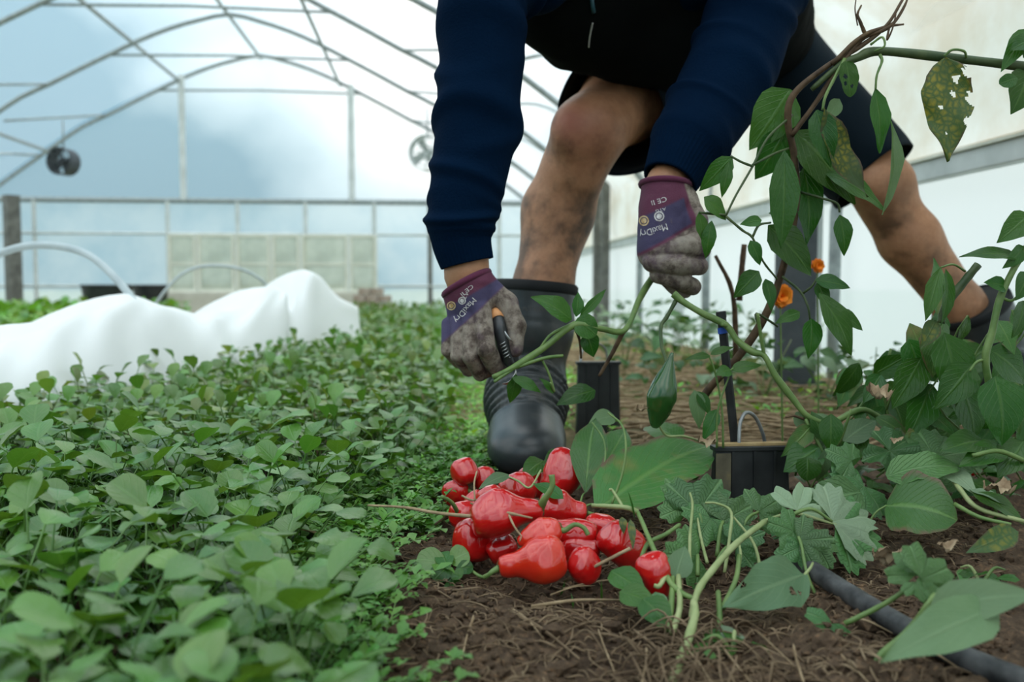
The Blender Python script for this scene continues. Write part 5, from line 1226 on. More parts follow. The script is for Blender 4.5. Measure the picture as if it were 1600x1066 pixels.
# ---- hedge of leafy pepper foliage and weeds filling the right-hand middle ground
def bush(px, py, Y, n_, wpx, hpx, lpx, label, group, mt=('pleaf', 'pleaf', 'lobed'), name='weed_clump', seed=0, zmax=None):
    rg = random.Random(seed); base = gp(px, py); base = Vector((at(px, py, Y).x, Y, 0)); r = thing(name, tuple(base), label, 'weed', group); k = ppm(Y)
    for i in range(max(2, n_ // 6)):
        a = rg.uniform(0, 6.28); top = np3(base) + np.array([math.cos(a) * wpx * .35, math.sin(a) * wpx * .25, hpx * rg.uniform(.6, 1)]) / np.array([k, k, k])
        T = tube(spline([np3(base), (np3(base) + top) / 2 + np.array([0, 0, .01]), top], 4), [.0022, .001], 5); mob('stem', T[0], T[1], M['stem' if rg.random() < .6 else 'stem_pale'], r)
    for i in range(n_):
        u, v, w_ = rg.uniform(-1, 1), rg.uniform(-1, 1), rg.random(); p = np3(base) + np.array([u * wpx * .5, v * wpx * .4, (w_ ** .8) * hpx]) / k
        a = rg.uniform(0, 6.28); d = np.array([math.cos(a), math.sin(a), rg.uniform(-.6, .3)]); L = lpx * rg.uniform(.6, 1.2) / k
        g = leaf_geo(L, L * rg.uniform(.45, .7), rg.choice(['ovate', 'lance', 'ovate']), .2, .06, rg.uniform(0, .3), 6, (-1, -.5, 0, .5, 1), .02, i)
        V, F, U = place_leaf(g, p, d, (rg.uniform(-.5, .5), rg.uniform(-.8, .2), 1)); mob('leaf', V, F, M[mt[rg.randrange(len(mt))]], r, uv=U)
    return r
k = 0
for (px, Y, n_, wp, hp, lp) in ((975, 3.0, 36, 110, 100, 34), (1030, 2.5, 36, 110, 110, 36), (1085, 3.1, 34, 110, 95, 32), (1135, 2.5, 34, 110, 105, 34), (1195, 2.3, 34, 120, 105, 36), (1290, 2.2, 30, 120, 100, 36), (1365, 2.1, 28, 120, 110, 36), (1000, 4.2, 30, 110, 80, 26), (1090, 4.0, 30, 120, 85, 26), (1580, 2.0, 24, 100, 170, 36), (915, 4.8, 26, 90, 70, 22), (1440, 2.2, 24, 120, 100, 34), (1170, 3.4, 30, 120, 90, 28), (1250, 3.0, 28, 120, 90, 30), (960, 5.5, 24, 90, 55, 20), (1060, 5.2, 24, 110, 60, 20)):
    bush(px, 0 + 560, Y, n_, wp, hp, lp, 'leafy green weed clump in the blurred ground behind the gloves', 'background weed clumps', ('lobed', 'pleaf', 'lobed', 'lobed_pale'), seed=100 + k); k += 1
LOWL = {1420: 'behind the crinkled broad leaf', 1330: 'behind the pale lobed weed', 1560: 'at the right edge under the upright pepper plant', 1490: 'in front of the bent boot', 1180: 'at the foot of the black box with tan lid', 960: 'between the boot toe and the spotted dock leaf', 1060: 'behind the spotted dock leaf, left of the stake', 1540: 'beyond the hose in the right foreground', 1150: 'among dry roots at the front right'}
for (px, Y, n_, wp, hp, lp) in ((1540, .84, 9, 130, 26, 40), (1150, .70, 8, 150, 22, 40), (1420, 1.22, 16, 150, 60, 60), (1330, 1.25, 16, 130, 50, 50), (1560, 1.12, 14, 140, 90, 66), (1490, 1.3, 16, 140, 110, 60), (1180, 1.02, 10, 120, 40, 46), (960, 1.32, 14, 130, 60, 50), (1060, 1.38, 14, 120, 50, 46)):
    bush(px, 700, Y, n_, wp, hp, lp, 'dark leafy weed clump ' + LOWL[px], 'low weed clumps', ('pleaf', 'pleaf', 'dock'), seed=300 + k); k += 1

# ---- dock plant with a spotted leaf, behind the pile
DK = thing('dock_plant', tuple(gp(905, 790)), 'broad dock plant with brown-spotted leaf behind the pepper pile', 'plant')
lf(DK, (938, 792, 1.06), (1112, 690, 1.22), 118, 'dock', 'broad', (-.25, -.72, .72), .12, .05, .03, 14, .012, pet=(905, 800, 1.05)); lf(DK, (915, 770, 1.12), (930, 640, 1.22), 60, 'dock', 'lance', (-.3, -.9, .4), .2, .08, .1, pet=(905, 795, 1.08)); lf(DK, (940, 735, 1.18), (985, 660, 1.28), 55, 'dock', 'ovate', (.1, -.8, .6), .15, .06, .1); lf(DK, (905, 720, 1.2), (960, 690, 1.25), 40, 'pleaf', 'ovate')
lf(DK, (885, 705, 1.24), (845, 745, 1.2), 40, 'pleaf', 'ovate', (0, -.9, .5)); lf(DK, (1060, 690, 1.28), (1010, 660, 1.34), 60, 'dock', 'broad', (.1, -.6, .8)); lf(DK, (930, 610, 1.3), (868, 630, 1.28), 40, 'pleaf', 'ovate', (0, -.7, .7)); lf(DK, (960, 650, 1.26), (920, 660, 1.24), 34, 'pleaf_pale', 'ovate')
stem(DK, [(955, 790, 1.05), (972, 742, 1.06), (978, 700, 1.07), (972, 665, 1.09), (950, 645, 1.12)], [.0016, .0015, .0012], 'stem'); stem(DK, [(930, 770, 1.1), (944, 730, 1.12), (944, 690, 1.14), (925, 660, 1.16)], [.0016, .0012], 'stem'); stem(DK, [(1108, 695, 1.2), (1070, 682, 1.16), (1040, 680, 1.14), (1024, 650, 1.13), (1018, 632, 1.13)], [.0017, .0015, .0012], 'stem_pale')
# ---- seedling beside the stake
SE = thing('seedling', tuple(gp(1140, 720)), 'thin seedling with two leaf pairs beside the black stake', 'plant')
stem(SE, [(1130, 700, 1.16), (1128, 640, 1.16), (1118, 585, 1.16), (1108, 556, 1.16)], [.0016, .0012], 'stem'); stem(SE, [(1120, 700, 1.15), (1122, 640, 1.15), (1142, 580, 1.15)], [.0016, .0012], 'stem'); stem(SE, [(1128, 590, 1.15), (1146, 575, 1.15)], .001, 'stem')
for b, t, w in (((1110, 556, 1.16), (1070, 560, 1.15), 14), ((1110, 554, 1.16), (1148, 540, 1.16), 14), ((1142, 578, 1.15), (1192, 568, 1.15), 22), ((1142, 578, 1.15), (1118, 585, 1.14), 24), ((1085, 610, 1.2), (1095, 672, 1.19), 30), ((1090, 612, 1.2), (1112, 650, 1.19), 22), ((1120, 640, 1.16), (1098, 690, 1.15), 26)):
    lf(SE, b, t, w, 'pleaf' if w != 30 else 'pleaf_pale', 'ovate', (0, -.8, .6))
# ---- lobed-leaf weeds (right foreground)
LB = thing('lobed_weed', tuple(gp(1290, 850)), 'pale lobed-leaf weed right of the black box', 'weed')
lobed(LB, (1245, 798, .93), (1262, 752, .95), 'lobed_pale', (0, -.8, .6), 3, 3, .55, 200); lobed(LB, (1300, 815, .92), (1372, 800, .94), 'lobed_pale', (.2, -.7, .7), 3, 5, .35, 190, pet=(1235, 805, .92)); lobed(LB, (1305, 820, .92), (1388, 845, .92), 'lobed', (0, -.7, .7), 3, 5, .35, 200); lobed(LB, (1240, 830, .90), (1198, 815, .90), 'lobed', (0, -.8, .6), 3, 3, .4, 220); lobed(LB, (1250, 845, .89), (1305, 840, .88), 'lobed', (0, -.8, .6), 3, 4, .4, 220); lobed(LB, (1255, 852, .89), (1215, 872, .88), 'lobed', (0, -.8, .6), 3, 3, .4, 220); lobed(LB, (1275, 850, .9), (1300, 890, .88), 'lobed', (0, -.8, .6), 3, 5, .4, 220)
stem(LB, [(1190, 815, .95), (1240, 803, .93), (1300, 818, .92), (1350, 830, .92)], [.0018, .0018, .001], 'stem_pale'); stem(LB, [(1230, 805, .92), (1250, 845, .89), (1262, 900, .86), (1290, 960, .84)], [.0016, .0018], 'stem')
LB2 = thing('lobed_weed', tuple(gp(1380, 760)), 'broad lobed weed with a folded funnel leaf behind the pale one', 'weed')
lobed(LB2, (1390, 705, 1.06), (1450, 730, 1.04), 'lobed', (.05, -.7, .75), 5, 4, .22, 330, cup=.35); lobed(LB2, (1350, 760, 1.02), (1310, 790, 1.0), 'lobed', (0, -.8, .6), 3, 5, .3, 250); lobed(LB2, (1330, 720, 1.04), (1290, 700, 1.05), 'lobed', (0, -.7, .7), 3, 4, .3, 250); lobed(LB2, (1460, 715, 1.04), (1530, 700, 1.04), 'lobed', (0, -.6, .8), 3, 5, .2, 250)
LB3 = thing('lobed_weed', tuple(gp(1120, 860)), 'green lobed weed on long stalks beside the torn pepper', 'weed')
for c, t, pe, mt in (((1075, 790, .98), (1040, 745, 1.0), (1100, 850, .95), 'lobed'), ((1090, 800, .97), (1130, 745, .99), (1100, 850, .95), 'lobed'), ((1130, 815, .96), (1180, 785, .97), (1120, 870, .93), 'lobed'), ((1150, 850, .93), (1195, 830, .92), (1110, 900, .9), 'lobed'), ((1090, 870, .92), (1035, 865, .91), (1090, 900, .88), 'lobed'), ((1185, 800, .97), (1222, 778, .98), (1150, 850, .95), 'lobed'), ((1110, 810, .96), (1085, 850, .94), None, 'lobed')):
    lobed(LB3, c, t, mt, (0, -.8, .6), 3, 4, .35, 240, pet=pe)
for P in ([(1078, 895, .88), (1078, 840, .92), (1082, 790, .95), (1078, 770, .96)], [(1105, 880, .9), (1095, 840, .94), (1090, 810, .96)], [(1132, 895, .88), (1140, 840, .90), (1142, 800, .92), (1120, 787, .93), (1102, 786, .93)], [(1190, 900, .88), (1178, 850, .9), (1146, 808, .92)], [(1150, 905, .86), (1157, 870, .88), (1155, 850, .9)]):
    stem(LB3, P, [.0019, .0016, .0012], 'stem_pale')
# ---- rhubarb-like crinkled leaf
RB = thing('crinkled_leaf_plant', tuple(gp(1440, 850)), 'crinkled broad-leaved plant with yellow-green veins in the right foreground', 'plant')
lf(RB, (1385, 790, .98), (1498, 806, .93), 128, 'dock', 'broad', (.0, -.75, .66), .22, .10, .12, 14, .02, pet=(1350, 830, .98)); lf(RB, (1385, 745, 1.0), (1505, 722, .98), 60, 'lobed', 'broad', (.1, -.6, .8), .15, .08, .1, 12, .025); lf(RB, (1470, 730, 1.0), (1530, 770, .95), 44, 'lobed_pale', 'ovate', (0, -.7, .7)); lf(RB, (1520, 770, .95), (1605, 815, .9), 56, 'pleaf', 'ovate', (.2, -.6, .8)); lf(RB, (1515, 765, .96), (1585, 790, .92), 34, 'lobed_pale', 'ovate', (.3, -.6, .8)); lf(RB, (1345, 770, .99), (1260, 790, .97), 70, 'lobed', 'broad', (0, -.8, .6), .12, .06, .1, 12, .02)
lf(RB, (1590, 830, .84), (1514, 862, .82), 44, 'mottled', 'ovate', (0, -.8, .5), .15, .06, .1); stem(RB, [(1480, 735, 1.0), (1500, 765, .96), (1530, 795, .93), (1600, 815, .9)], [.003, .0028, .0024], 'stem_pale'); stem(RB, [(1492, 788, .93), (1530, 808, .9), (1580, 820, .88)], [.0025, .002], 'stem')
# ---- foreground right
FG = thing('pepper_seedling', tuple(gp(1400, 1050)), 'out-of-focus green plant with broad leaves at the right front corner', 'plant')
lf(FG, (1560, 950, .62), (1378, 1030, .58), 92, 'pleaf_pale', 'ovate', (0, -.7, .75), .12, .06, .05); lf(FG, (1450, 955, .64), (1625, 925, .60), 84, 'pleaf_pale', 'ovate', (.1, -.7, .7), .15, .06, .05); stem(FG, [(1330, 1085, .64), (1370, 1030, .66), (1420, 985, .66), (1450, 945, .65), (1460, 930, .66)], [.0028, .0026, .002], 'stem'); lobed(FG, (1430, 900, .70), (1405, 855, .72), 'lobed', (0, -.9, .4), 3, 3, .4, 230); lobed(FG, (1440, 905, .69), (1490, 885, .70), 'lobed', (0, -.9, .4), 3, 3, .4, 230); lobed(FG, (1430, 910, .69), (1450, 940, .68), 'lobed', (0, -.9, .4), 3, 3, .4, 230)
stem(FG, [(1320, 975, .72), (1380, 945, .71), (1430, 912, .70)], [.0024, .002], 'stem'); lobed(FG, (1300, 975, .74), (1290, 1015, .72), 'lobed', (0, -.9, .4), 3, 3, .4, 260)
GL = thing('cut_leaf', tuple(gp(1200, 975)), 'grey-green holed pepper leaf lying beside the black hose', 'leaf')
lf(GL, (1258, 898, .80), (1136, 944, .74), 92, 'pleaf_pale', 'ovate', (0, -.8, .6), .10, .05, .08, 16, .02, name='blade', holes=((.30, -.45, .035), (.22, -.62, .02), (.75, .75, .03))); stem(GL, [(1256, 900, .80), (1266, 888, .81), (1270, 880, .82)], [.0016, .0012], 'stem_pale', name='leaf_stalk')
# ---- stem clump with a cut twig right of the pile
ST = thing('cut_stem_clump', tuple(gp(1075, 1010)), 'clump of cut pale green stems growing right of the pepper pile', 'plant')
for P, r_, mt in (([(1045, 1075, .66), (1068, 1020, .70), (1085, 965, .73), (1084, 940, .75)], [.0042, .0040, .0032], 'stem_pale'), ([(1078, 985, .74), (1088, 930, .76), (1110, 895, .79), (1150, 850, .84), (1195, 815, .90)], [.0026, .0032, .0032, .0028], 'stem_pale'),
                  ([(1090, 938, .76), (1062, 925, .78), (1042, 902, .80), (1022, 860, .84), (1005, 820, .88), (996, 800, .9)], [.0024, .0030, .0024, .0022], 'stem'), ([(996, 800, .9), (975, 793, .9), (925, 790, .92)], [.003, .0022], 'stem_pale'), ([(975, 795, .9), (958, 768, .92), (952, 765, .92)], [.0016, .0014], 'stem_pale'),
                  ([(1050, 990, .73), (1062, 950, .76), (1060, 900, .8)], [.003, .0025], 'stem_pale'), ([(1045, 985, .74), (1050, 930, .78), (1052, 882, .82)], [.003, .0024], 'stem'), ([(1125, 990, .74), (1124, 950, .77), (1122, 925, .79)], [.0028, .0024], 'stem'), ([(1130, 950, .77), (1150, 905, .8), (1155, 868, .83)], [.0028, .0022], 'stem'), ([(1040, 900, .8), (1030, 916, .79), (1022, 915, .79)], [.0024, .002], 'stem_pale'), ([(1000, 880, .85), (1012, 850, .87), (1040, 835, .88), (1062, 820, .9)], [.0024, .002], 'stem')):
    stem(ST, P, r_, mt)
for b, t, w, mt in (((955, 892, .82), (1012, 930, .78), 50, 'pleaf'), ((1005, 935, .77), (1052, 985, .74), 56, 'pleaf'), ((968, 925, .79), (1030, 945, .76), 46, 'pleaf'), ((985, 812, .88), (990, 858, .86), 14, 'mottled'), ((972, 808, .89), (975, 835, .88), 14, 'mottled'), ((1055, 905, .8), (1072, 850, .82), 44, 'pleaf_pale'), ((1110, 990, .74), (1165, 995, .72), 30, 'lobed_pale'), ((880, 780, 1.0), (830, 750, 1.04), 26, 'pleaf'), ((1025, 925, .79), (1040, 965, .76), 26, 'pleaf_pale')):
    lf(ST, b, t, w, mt, 'ovate', (0, -.75, .65))

# ================================================================== BOXES, STAKE, HOSE
M['boxtan'] = simple('tan_board_edge', [(.3, (.30, .20, .085)), (.7, (.45, .33, .17))], 40, .8, .2, .3)
M['wire'] = simple('galvanised_wire', [(.3, (.22, .23, .23)), (.7, (.36, .37, .37))], 60, .4, .5, .05, metal=.5)
M['stake'] = simple('black_stake', [(.3, (.012, .013, .014)), (.7, (.03, .03, .032))], 40, .5, .4, .1)
M['bluemark'] = simple('blue_tape', [(.3, (.02, .07, .35)), (.7, (.03, .10, .45))], 40, .5, .4, .05)
def trap_box(px0, px1, top, Y, hgt, label, wirepts, tan=True):
    a, b_ = at(px0, top, Y), at(px1, top, Y); cx, w = (a.x + b_.x) / 2, (b_.x - a.x) / 2; zt_ = a.z; dp = w * .16; z0 = zt_ - hgt
    r = thing('plastic_box', (cx, Y + dp, max(z0, -.01)), label, 'box', 'black soil boxes')
    f = 1.07; V = [(cx - w * f, Y - .004, z0), (cx + w * f, Y - .004, z0), (cx + w * f, Y + 2 * dp + .004, z0), (cx - w * f, Y + 2 * dp + .004, z0), (cx - w, Y, zt_), (cx + w, Y, zt_), (cx + w, Y + 2 * dp, zt_), (cx - w, Y + 2 * dp, zt_)]
    Q = [(0, 3, 2, 1), (4, 5, 6, 7), (0, 1, 5, 4), (1, 2, 6, 5), (2, 3, 7, 6), (3, 0, 4, 7)]
    bevel_obj(mob('box_body', V, Q, M['blackpl'], r, smooth=False), .004, 3)
    for xx in (-.55, .05, .6):
        V, F, U = box((cx + xx * w - .0018, Y - .0045, z0 + .004), (cx + xx * w + .0018, Y + .002, zt_ - .006)); mob('box_rib', V, F, M['blackpl'], r, smooth=False)
    V, F, U = box((cx - w - .003, Y - .003, zt_ - .006), (cx + w + .003, Y + 2 * dp + .003, zt_ + .0005)); bevel_obj(mob('box_rim', V, F, M['blackpl'], r, smooth=False), .001)
    if tan:
        V, F, U = box((cx - w * .93, Y + .002, zt_), (cx + w * .96, Y + 2 * dp - .003, zt_ + .0045)); bevel_obj(mob('box_lid', V, F, M['boxtan'], r, smooth=False), .001)
        V, F, U = box((cx - w * 1.03, Y - .0055, z0 + .002), (cx - w * .62, Y - .0035, zt_ - .008)); mob('faded_corner', V, F, M['faded'], r, smooth=False)
    T = tube(spline(px_path(wirepts), 7), .0026, 8); mob('wire_handle', T[0], T[1], M['wire'], r)
    return r
M['faded'] = simple('sun_faded_plastic', [(.3, (.07, .062, .042)), (.55, (.13, .115, .075)), (.75, (.24, .19, .08))], 30, .7, .3, .2)
trap_box(1119, 1232, 699, 1.17, .085, 'black plastic box with tan lid and wire handle beside the stake', [(1155, 712, 1.175), (1155, 685, 1.178), (1157, 660, 1.185), (1166, 645, 1.19), (1180, 652, 1.20), (1192, 678, 1.21), (1196, 700, 1.215)])
trap_box(903, 968, 566, 1.86, .158, 'second black plastic box behind the boot with a looped wire handle', [(908, 572, 1.87), (908, 555, 1.88), (915, 542, 1.9), (930, 536, 1.91), (945, 545, 1.93), (950, 570, 1.94)], False)
V, F, U = tube([at(1127, 490, 1.185), at(1134, 560, 1.19), at(1142, 630, 1.195), at(1151, 720, 1.2), at(1155, 765, 1.205)], .0062, 6, asp=.45)
sk = thing('stake', tuple(gp(1155, 775)), 'black flat plastic stake with a blue mark near its top', 'stake'); mob('stake_shaft', V, F, M['stake'], sk, smooth=False)
V, F, U = tube([at(1128.6, 512, 1.1835), at(1129.6, 521, 1.184)], .0068, 6, asp=.5); mob('blue_mark', V, F, M['bluemark'], sk, smooth=False)
V, F, U = tube([at(1126.5, 487, 1.185), at(1127.5, 497, 1.1855)], .0072, 8, asp=.7); mob('stake_head', V, F, M['stake'], sk, smooth=False)
hp = [gp(1235, 868, .010), gp(1290, 905, .010), gp(1345, 940, .010), gp(1420, 985, .010), gp(1510, 1030, .010), gp(1640, 1080, .010), gp(1800, 1130, .010)]
V, F, U = tube(spline([np3(p) for p in hp], 8), .0098, 14); tag(mob('irrigation_hose', V, F, M['hose'], loc=tuple(hp[2])), 'dusty black irrigation hose lying on the soil at right', 'hose')
p = at(1245, 400, 2.5); V, F, U = box((p.x - .055, 2.48, -.01), (p.x + .055, 2.53, .62)); bevel_obj(tag(mob('grey_post', V, F, M['darkpost'], loc=(p.x, 2.5, 0), smooth=False), 'dark grey flat post behind the pepper leaves', 'post'), .006)

# ---- marigolds
m, n, l, o = mat('marigold'); z = noise_(n, l, 60, 3); c = ramp(n, l, z, [(.3, (.80, .16, .005)), (.7, (.90, .30, .02))]); bsdf(n, l, o, c, .6, .3); M['marigold'] = m
for px, py, Y, R, lab in ((1219, 464, 1.45, .023, 'orange marigold flower behind the brown pepper stem'), (1277, 416, 1.6, .014, 'second farther orange marigold flower against the white wall')):
    c0 = np3(at(px, py, Y)); r = thing('marigold', (c0[0], c0[1], 0), lab, 'flower', 'marigolds'); rg = random.Random(px)
    T = tube(spline([(c0[0] + .01, c0[1], 0), (c0[0] + .005, c0[1], c0[2] * .5), c0], 4), [.002, .0015], 6); mob('stem', T[0], T[1], M['stem'], r)
    for i in range(26):
        a = i * 2.4; el = .05 + i / 26 * 1.3; d = np.array([math.cos(a) * math.cos(el), -math.sin(el) * .8, math.sin(a) * math.cos(el) + .15]); g = leaf_geo(R * rg.uniform(.8, 1.1), R * .75, 'round', .2, .05, .2, 4, (-1, 0, 1)); V, F, U = place_leaf(g, c0, d, (0, -1, .05)); mob('petal', V, F, M['marigold'], r)
# ================================================================== DEBRIS
TW = thing('bare_twig', tuple(at(700, 805, .93)), 'bare forked grey twig lying across the red peppers', 'twig')
stem(TW, [(575, 790, 1.02), (630, 793, .99), (685, 802, .96), (745, 807, .93), (780, 800, .91), (800, 803, .905), (832, 810, .90)], [.0012, .0018, .0020, .0018, .0010], 'straw'); stem(TW, [(795, 805, .905), (805, 825, .895), (818, 840, .885), (838, 848, .88), (850, 848, .88)], [.0012, .0008], 'straw'); stem(TW, [(815, 838, .885), (812, 846, .88)], .0006, 'straw'); stem(TW, [(700, 805, .955), (680, 820, .97)], .0014, 'woody')
TW = thing('straw_stalk', tuple(gp(940, 880)), 'long tan stalk leaning against the small front pepper', 'straw'); stem(TW, [(882, 908, .88), (930, 885, .86), (985, 857, .855)], [.0015, .0018], 'straw')
TW = thing('straw_stalk', tuple(gp(510, 850)), 'tan stalk poking from the salad bed toward the peppers', 'straw'); stem(TW, [(455, 822, 1.0), (500, 835, .99), (560, 862, .98), (600, 875, .97)], [.0018, .0016, .0012], 'straw')
TW = thing('vine_twig', tuple(at(745, 780, 1.0)), 'thin pale dried vine curling over the back peppers', 'twig'); stem(TW, [(722, 775, .99), (738, 782, .97), (752, 780, .965), (745, 790, .96), (735, 786, .96)], .0012, 'straw'); stem(TW, [(742, 782, .965), (741, 755, .98), (745, 737, 1.0)], .001, 'straw'); stem(TW, [(790, 743, 1.12), (810, 752, 1.08), (828, 762, 1.06), (845, 735, 1.1)], .0013, 'stem_pale')
TW = thing('curled_leaf', tuple(at(775, 750, 1.08)), 'limp green leaf draped over the back peppers', 'leaf'); lf(TW, (795, 742, 1.10), (748, 760, 1.07), 24, 'pleaf_pale', 'ovate', (0, -.6, .8), name='blade'); lf(TW, (850, 720, 1.2), (815, 745, 1.16), 38, 'pleaf', 'ovate', (0, -.7, .7), name='blade')
# broad leaves at the front edge of the pile
SL = thing('young_weed', tuple(gp(705, 920)), 'young round-leaved weed growing at the front left of the pile', 'weed')
for b, t, w in (((700, 882, .92), (650, 872, .92), 44), ((702, 880, .92), (732, 862, .92), 40), ((708, 902, .90), (710, 938, .88), 32), ((704, 884, .92), (678, 905, .9), 34), ((712, 890, .91), (740, 885, .91), 26), ((700, 890, .91), (690, 860, .93), 30), ((706, 896, .9), (722, 900, .89), 24)):
    lf(SL, b, t, w, 'pleaf' if w < 40 else 'salad', 'round', (0, -.7, .7), .15, .05, .1)
stem(SL, [(706, 915, .91), (704, 890, .915), (703, 878, .92)], [.0014, .001], 'stem'); stem(SL, [(770, 893, .9), (755, 902, .9), (738, 893, .91), (730, 885, .92)], [.002, .0015], 'stem')
M['litter'] = simple('brown_litter', [(0.3, (0.09, 0.058, 0.034)), (0.6, (0.20, 0.14, 0.085)), (0.8, (0.36, 0.27, 0.17))], 25, 0.85, 0.2, 0.3)
# straw pieces: individuals near, mass beyond
rg = random.Random(21)
def straw_geo(x, y, z, a, L, r_, el=0.0, bend=.1):
    d = np.array([math.cos(a), math.sin(a), el]); s = np.array([-math.sin(a), math.cos(a), 0]); p = np.array([x, y, z])
    return tube(spline([p - d * L / 2, p + s * bend * L + [0, 0, .003], p + d * L / 2], 3), [r_, r_ * 1.1, r_ * .7], 5)
for (px, py, qx, qy, r_) in ((830, 948, 985, 938, .0024), (795, 955, 905, 1030, .0032), (800, 952, 850, 1000, .0020), (740, 965, 722, 1028, .0035), (1240, 1010, 1260, 1080, .0032), (1010, 1015, 1000, 1080, .003), (990, 985, 1060, 1060, .0024), (1060, 1000, 1120, 1080, .0018), (1470, 925, 1580, 890, .0018), (1330, 965, 1395, 990, .0016), (1300, 1010, 1360, 1070, .0022), (880, 920, 1000, 905, .0014), (860, 930, 930, 915, .0012), (1180, 985, 1240, 1040, .0014), (690, 960, 720, 1000, .0016), (1430, 1010, 1500, 1045, .002), (935, 985, 960, 1050, .002), (1120, 1000, 1180, 1075, .002)):
    r_ = r_ * .62; a, b_ = np3(gp(px, py, .006)), np3(gp(qx, qy, .004)); mdl = (a + b_) / 2 + np.array([rg.uniform(-.003, .003), 0, .003]); T = tube(spline([a, mdl, b_], 5), [r_ * 1.1, r_ * .95, r_ * .5], 8, asp=.45, rfun=lambda t, th: 1 + .22 * np.sin(3 * th + 5 * t))
    tag(mob('straw_piece', T[0], T[1], M['straw' if px % 3 else 'litter'], loc=tuple(a)), 'dry tan straw stalk lying on the bare soil in front', 'straw', 'straw stalks on the soil')
parts = []
for i in range(0):
    y = rg.uniform(.60, 1.1); x = rg.uniform(-.02, .55) * y / .9; parts.append(straw_geo(x, y, rg.uniform(.0, .008), rg.uniform(0, 6.28), rg.uniform(.012, .05), rg.uniform(.0004, .0011), rg.uniform(-.15, .15), rg.uniform(-.2, .2)))
for i in range(1300):
    y = 1.6 * (4.5 / 1.6) ** rg.random(); x = rg.uniform(.22, .62) * y if y < 1.9 else rg.uniform(.3, 1.2); x = min(x, 1.2); parts.append(straw_geo(x, y, rg.uniform(.0, .03), rg.uniform(-.7, .7) if rg.random() < .7 else rg.uniform(0, 6.28), rg.uniform(.05, .17), rg.uniform(.0012, .003), rg.uniform(-.1, .1), rg.uniform(-.15, .15)))
g = join(*[(p[0], p[1]) for p in parts]); tag(mob('straw_litter', g[0], g[1], M['straw'], loc=(.4, 1.5, 0)), 'scattered tan straw litter on the soil around the plants', 'straw litter', None, 'stuff')
parts = []
for i in range(2400):
    y = rg.uniform(.58, 1.25); x = rg.uniform(-.04, .58) * y / .9; L_ = rg.uniform(.004, .028) if rg.random() < .9 else rg.uniform(.03, .06); parts.append(straw_geo(x, y, float(ground_z(x, y)) + rg.uniform(.0005, .004), rg.uniform(0, 6.28), L_, rg.uniform(.0004, .0010), rg.uniform(-.25, .25), rg.uniform(-.25, .25)))
g = join(*[(p[0], p[1]) for p in parts]); tag(mob('twig_litter', g[0], g[1], M['litter'], loc=(.2, .9, 0)), 'fine brown twig and root litter over the soil in front', 'litter', None, 'stuff')
parts = []
for i in range(85):
    c0 = gp(rg.gauss(1075, 60), rg.uniform(985, 1085)); a = rg.uniform(0, 6.28); L_ = rg.uniform(.02, .07); d = np.array([math.cos(a), math.sin(a), 0]); p0 = np3(c0); h_ = rg.uniform(.002, .022)
    T = tube(spline([p0 - d * L_ * .5 + [0, 0, .001], p0 + np.array([rg.uniform(-.008, .008), rg.uniform(-.008, .008), h_]), p0 + d * L_ * .5 + [0, 0, rg.uniform(0, .012)]], 4), [rg.uniform(.0005, .0014), .0005], 5); parts.append((T[0], T[1]))
g = join(*parts); tag(mob('dry_roots', g[0], g[1], M['litter'], loc=tuple(gp(1085, 1020))), 'tangle of dry tan roots under the cut pale stems', 'roots', None, 'stuff')
# crumbs of soil
parts = []
ico = bmesh.new(); bmesh.ops.create_icosphere(ico, subdivisions=1, radius=1.0); IV = np.array([v.co[:] for v in ico.verts]); IF = [tuple(v.index for v in f.verts) for f in ico.faces]; ico.free()
for i in range(4200):
    y = .56 + .75 * rg.random() ** 1.3; x = rg.uniform(-.06, .62) * y / .9; s = rg.uniform(.0015, .0045) if rg.random() < .9 else rg.uniform(.005, .010)
    q = IV * (1 + .35 * np.array([rg.uniform(-1, 1) for _ in IV])[:, None]) * np.array([s * rg.uniform(.8, 1.4), s, s * .75]) + np.array([x, y, float(ground_z(x, y)) + s * .3]); parts.append((q, IF))
g = join(*parts); tag(mob('soil_crumbs', g[0], g[1], M['soil'], loc=(.2, .9, 0), smooth=False), 'loose brown soil crumbs around the front of the pile', 'soil', None, 'stuff')
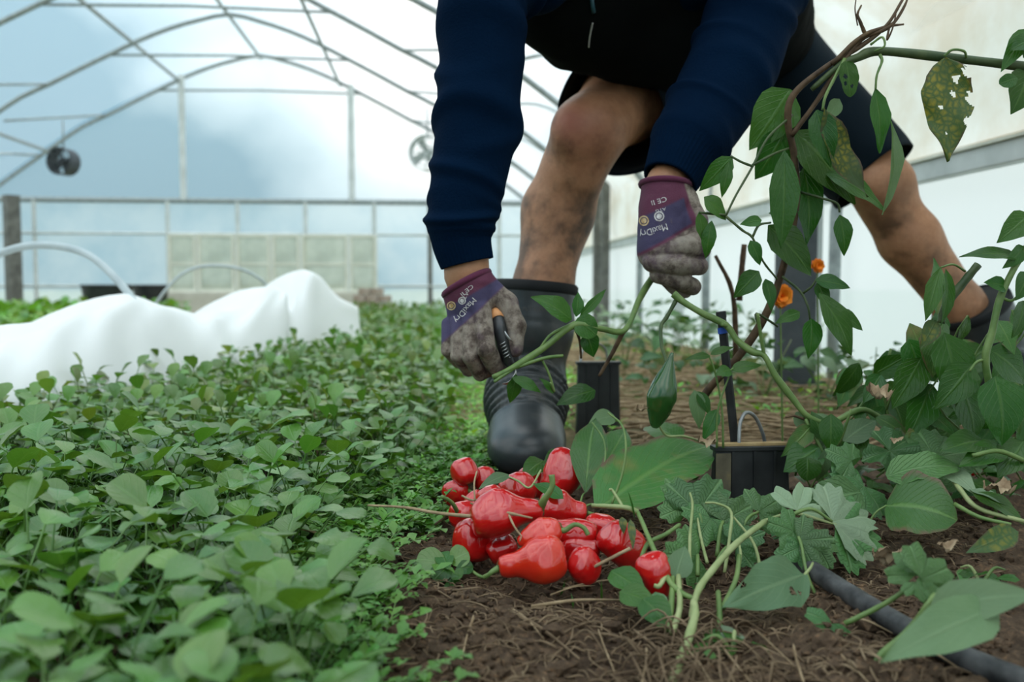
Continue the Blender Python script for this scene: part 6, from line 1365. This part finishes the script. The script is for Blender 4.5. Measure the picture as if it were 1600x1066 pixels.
# grass blades by the pile
for i, (px, py, Y, hpx) in enumerate(((992, 800, .90, 55), (875, 920, .86, 30), (855, 900, .86, 42), (940, 930, .84, 40), (895, 940, .83, 26), (980, 925, .83, 36), (1000, 910, .85, 40), (760, 930, .88, 20))):
    b0 = gp(px, py + 15); b0 = at(px, py + 12, Y); g = leaf_geo(hpx / ppm(Y), .0022, 'lance', .4, .05, rg.uniform(.0, .5), 6, (-1, 0, 1)); V, F, U = place_leaf(g, b0, (rg.uniform(-.6, .6), rg.uniform(-.3, .2), 1), (rg.uniform(-.3, .3), -1, .3)); tag(mob('grass_blade', V, F, M['pleaf'], uv=U, loc=tuple(b0)), 'single thin grass blade sticking up beside the red peppers', 'grass', 'grass blades')
# crumpled dry leaves
for px, py, Y, sz, lab in ((1375, 615, 1.05, 44, 'pale crumpled dead leaf hanging above the lobed weeds'), (1005, 640, 1.12, 22, 'small dried brown flower head on a thin stalk'), (1105, 692, 1.14, 30, 'crumpled brown leaf at the corner of the black box'), (1390, 870, .82, 54, 'curled brown dead leaf beside the black hose'), (1480, 855, .80, 30, 'pale dry leaf scrap on the soil far right'), (1560, 770, .92, 50, 'dark brown rotten leaf on the soil at the right edge'), (1400, 690, 1.04, 20, 'tiny dry leaf scrap on the funnel leaf')):
    s = sz / ppm(Y); c0 = np3(at(px, py, Y)); nq = 14; V = []; U = []
    for i in range(nq):
        for j in range(nq):
            u, v = i / (nq - 1) - .5, j / (nq - 1) - .5; rr_ = math.hypot(u, v); k_ = 1 - .35 * max(0, rr_ - .35)
            q = np.array([u * s * k_, v * s * .6 * k_, 0]); w_ = fbm(np.array([u * 3 + px, v * 3, 1.0]), 3) * s * .28; V.append(c0 + q + np.array([w_ * .4, w_ * .2, w_ + abs(u) * s * .35])); U.append((u + .5, v + .5))
    F = [(i * nq + j, i * nq + j + 1, (i + 1) * nq + j + 1, (i + 1) * nq + j) for i in range(nq - 1) for j in range(nq - 1)]
    tag(mob('dead_leaf', V, F, M['dryleaf'], loc=tuple(c0)), lab, 'leaf', 'dead leaves')
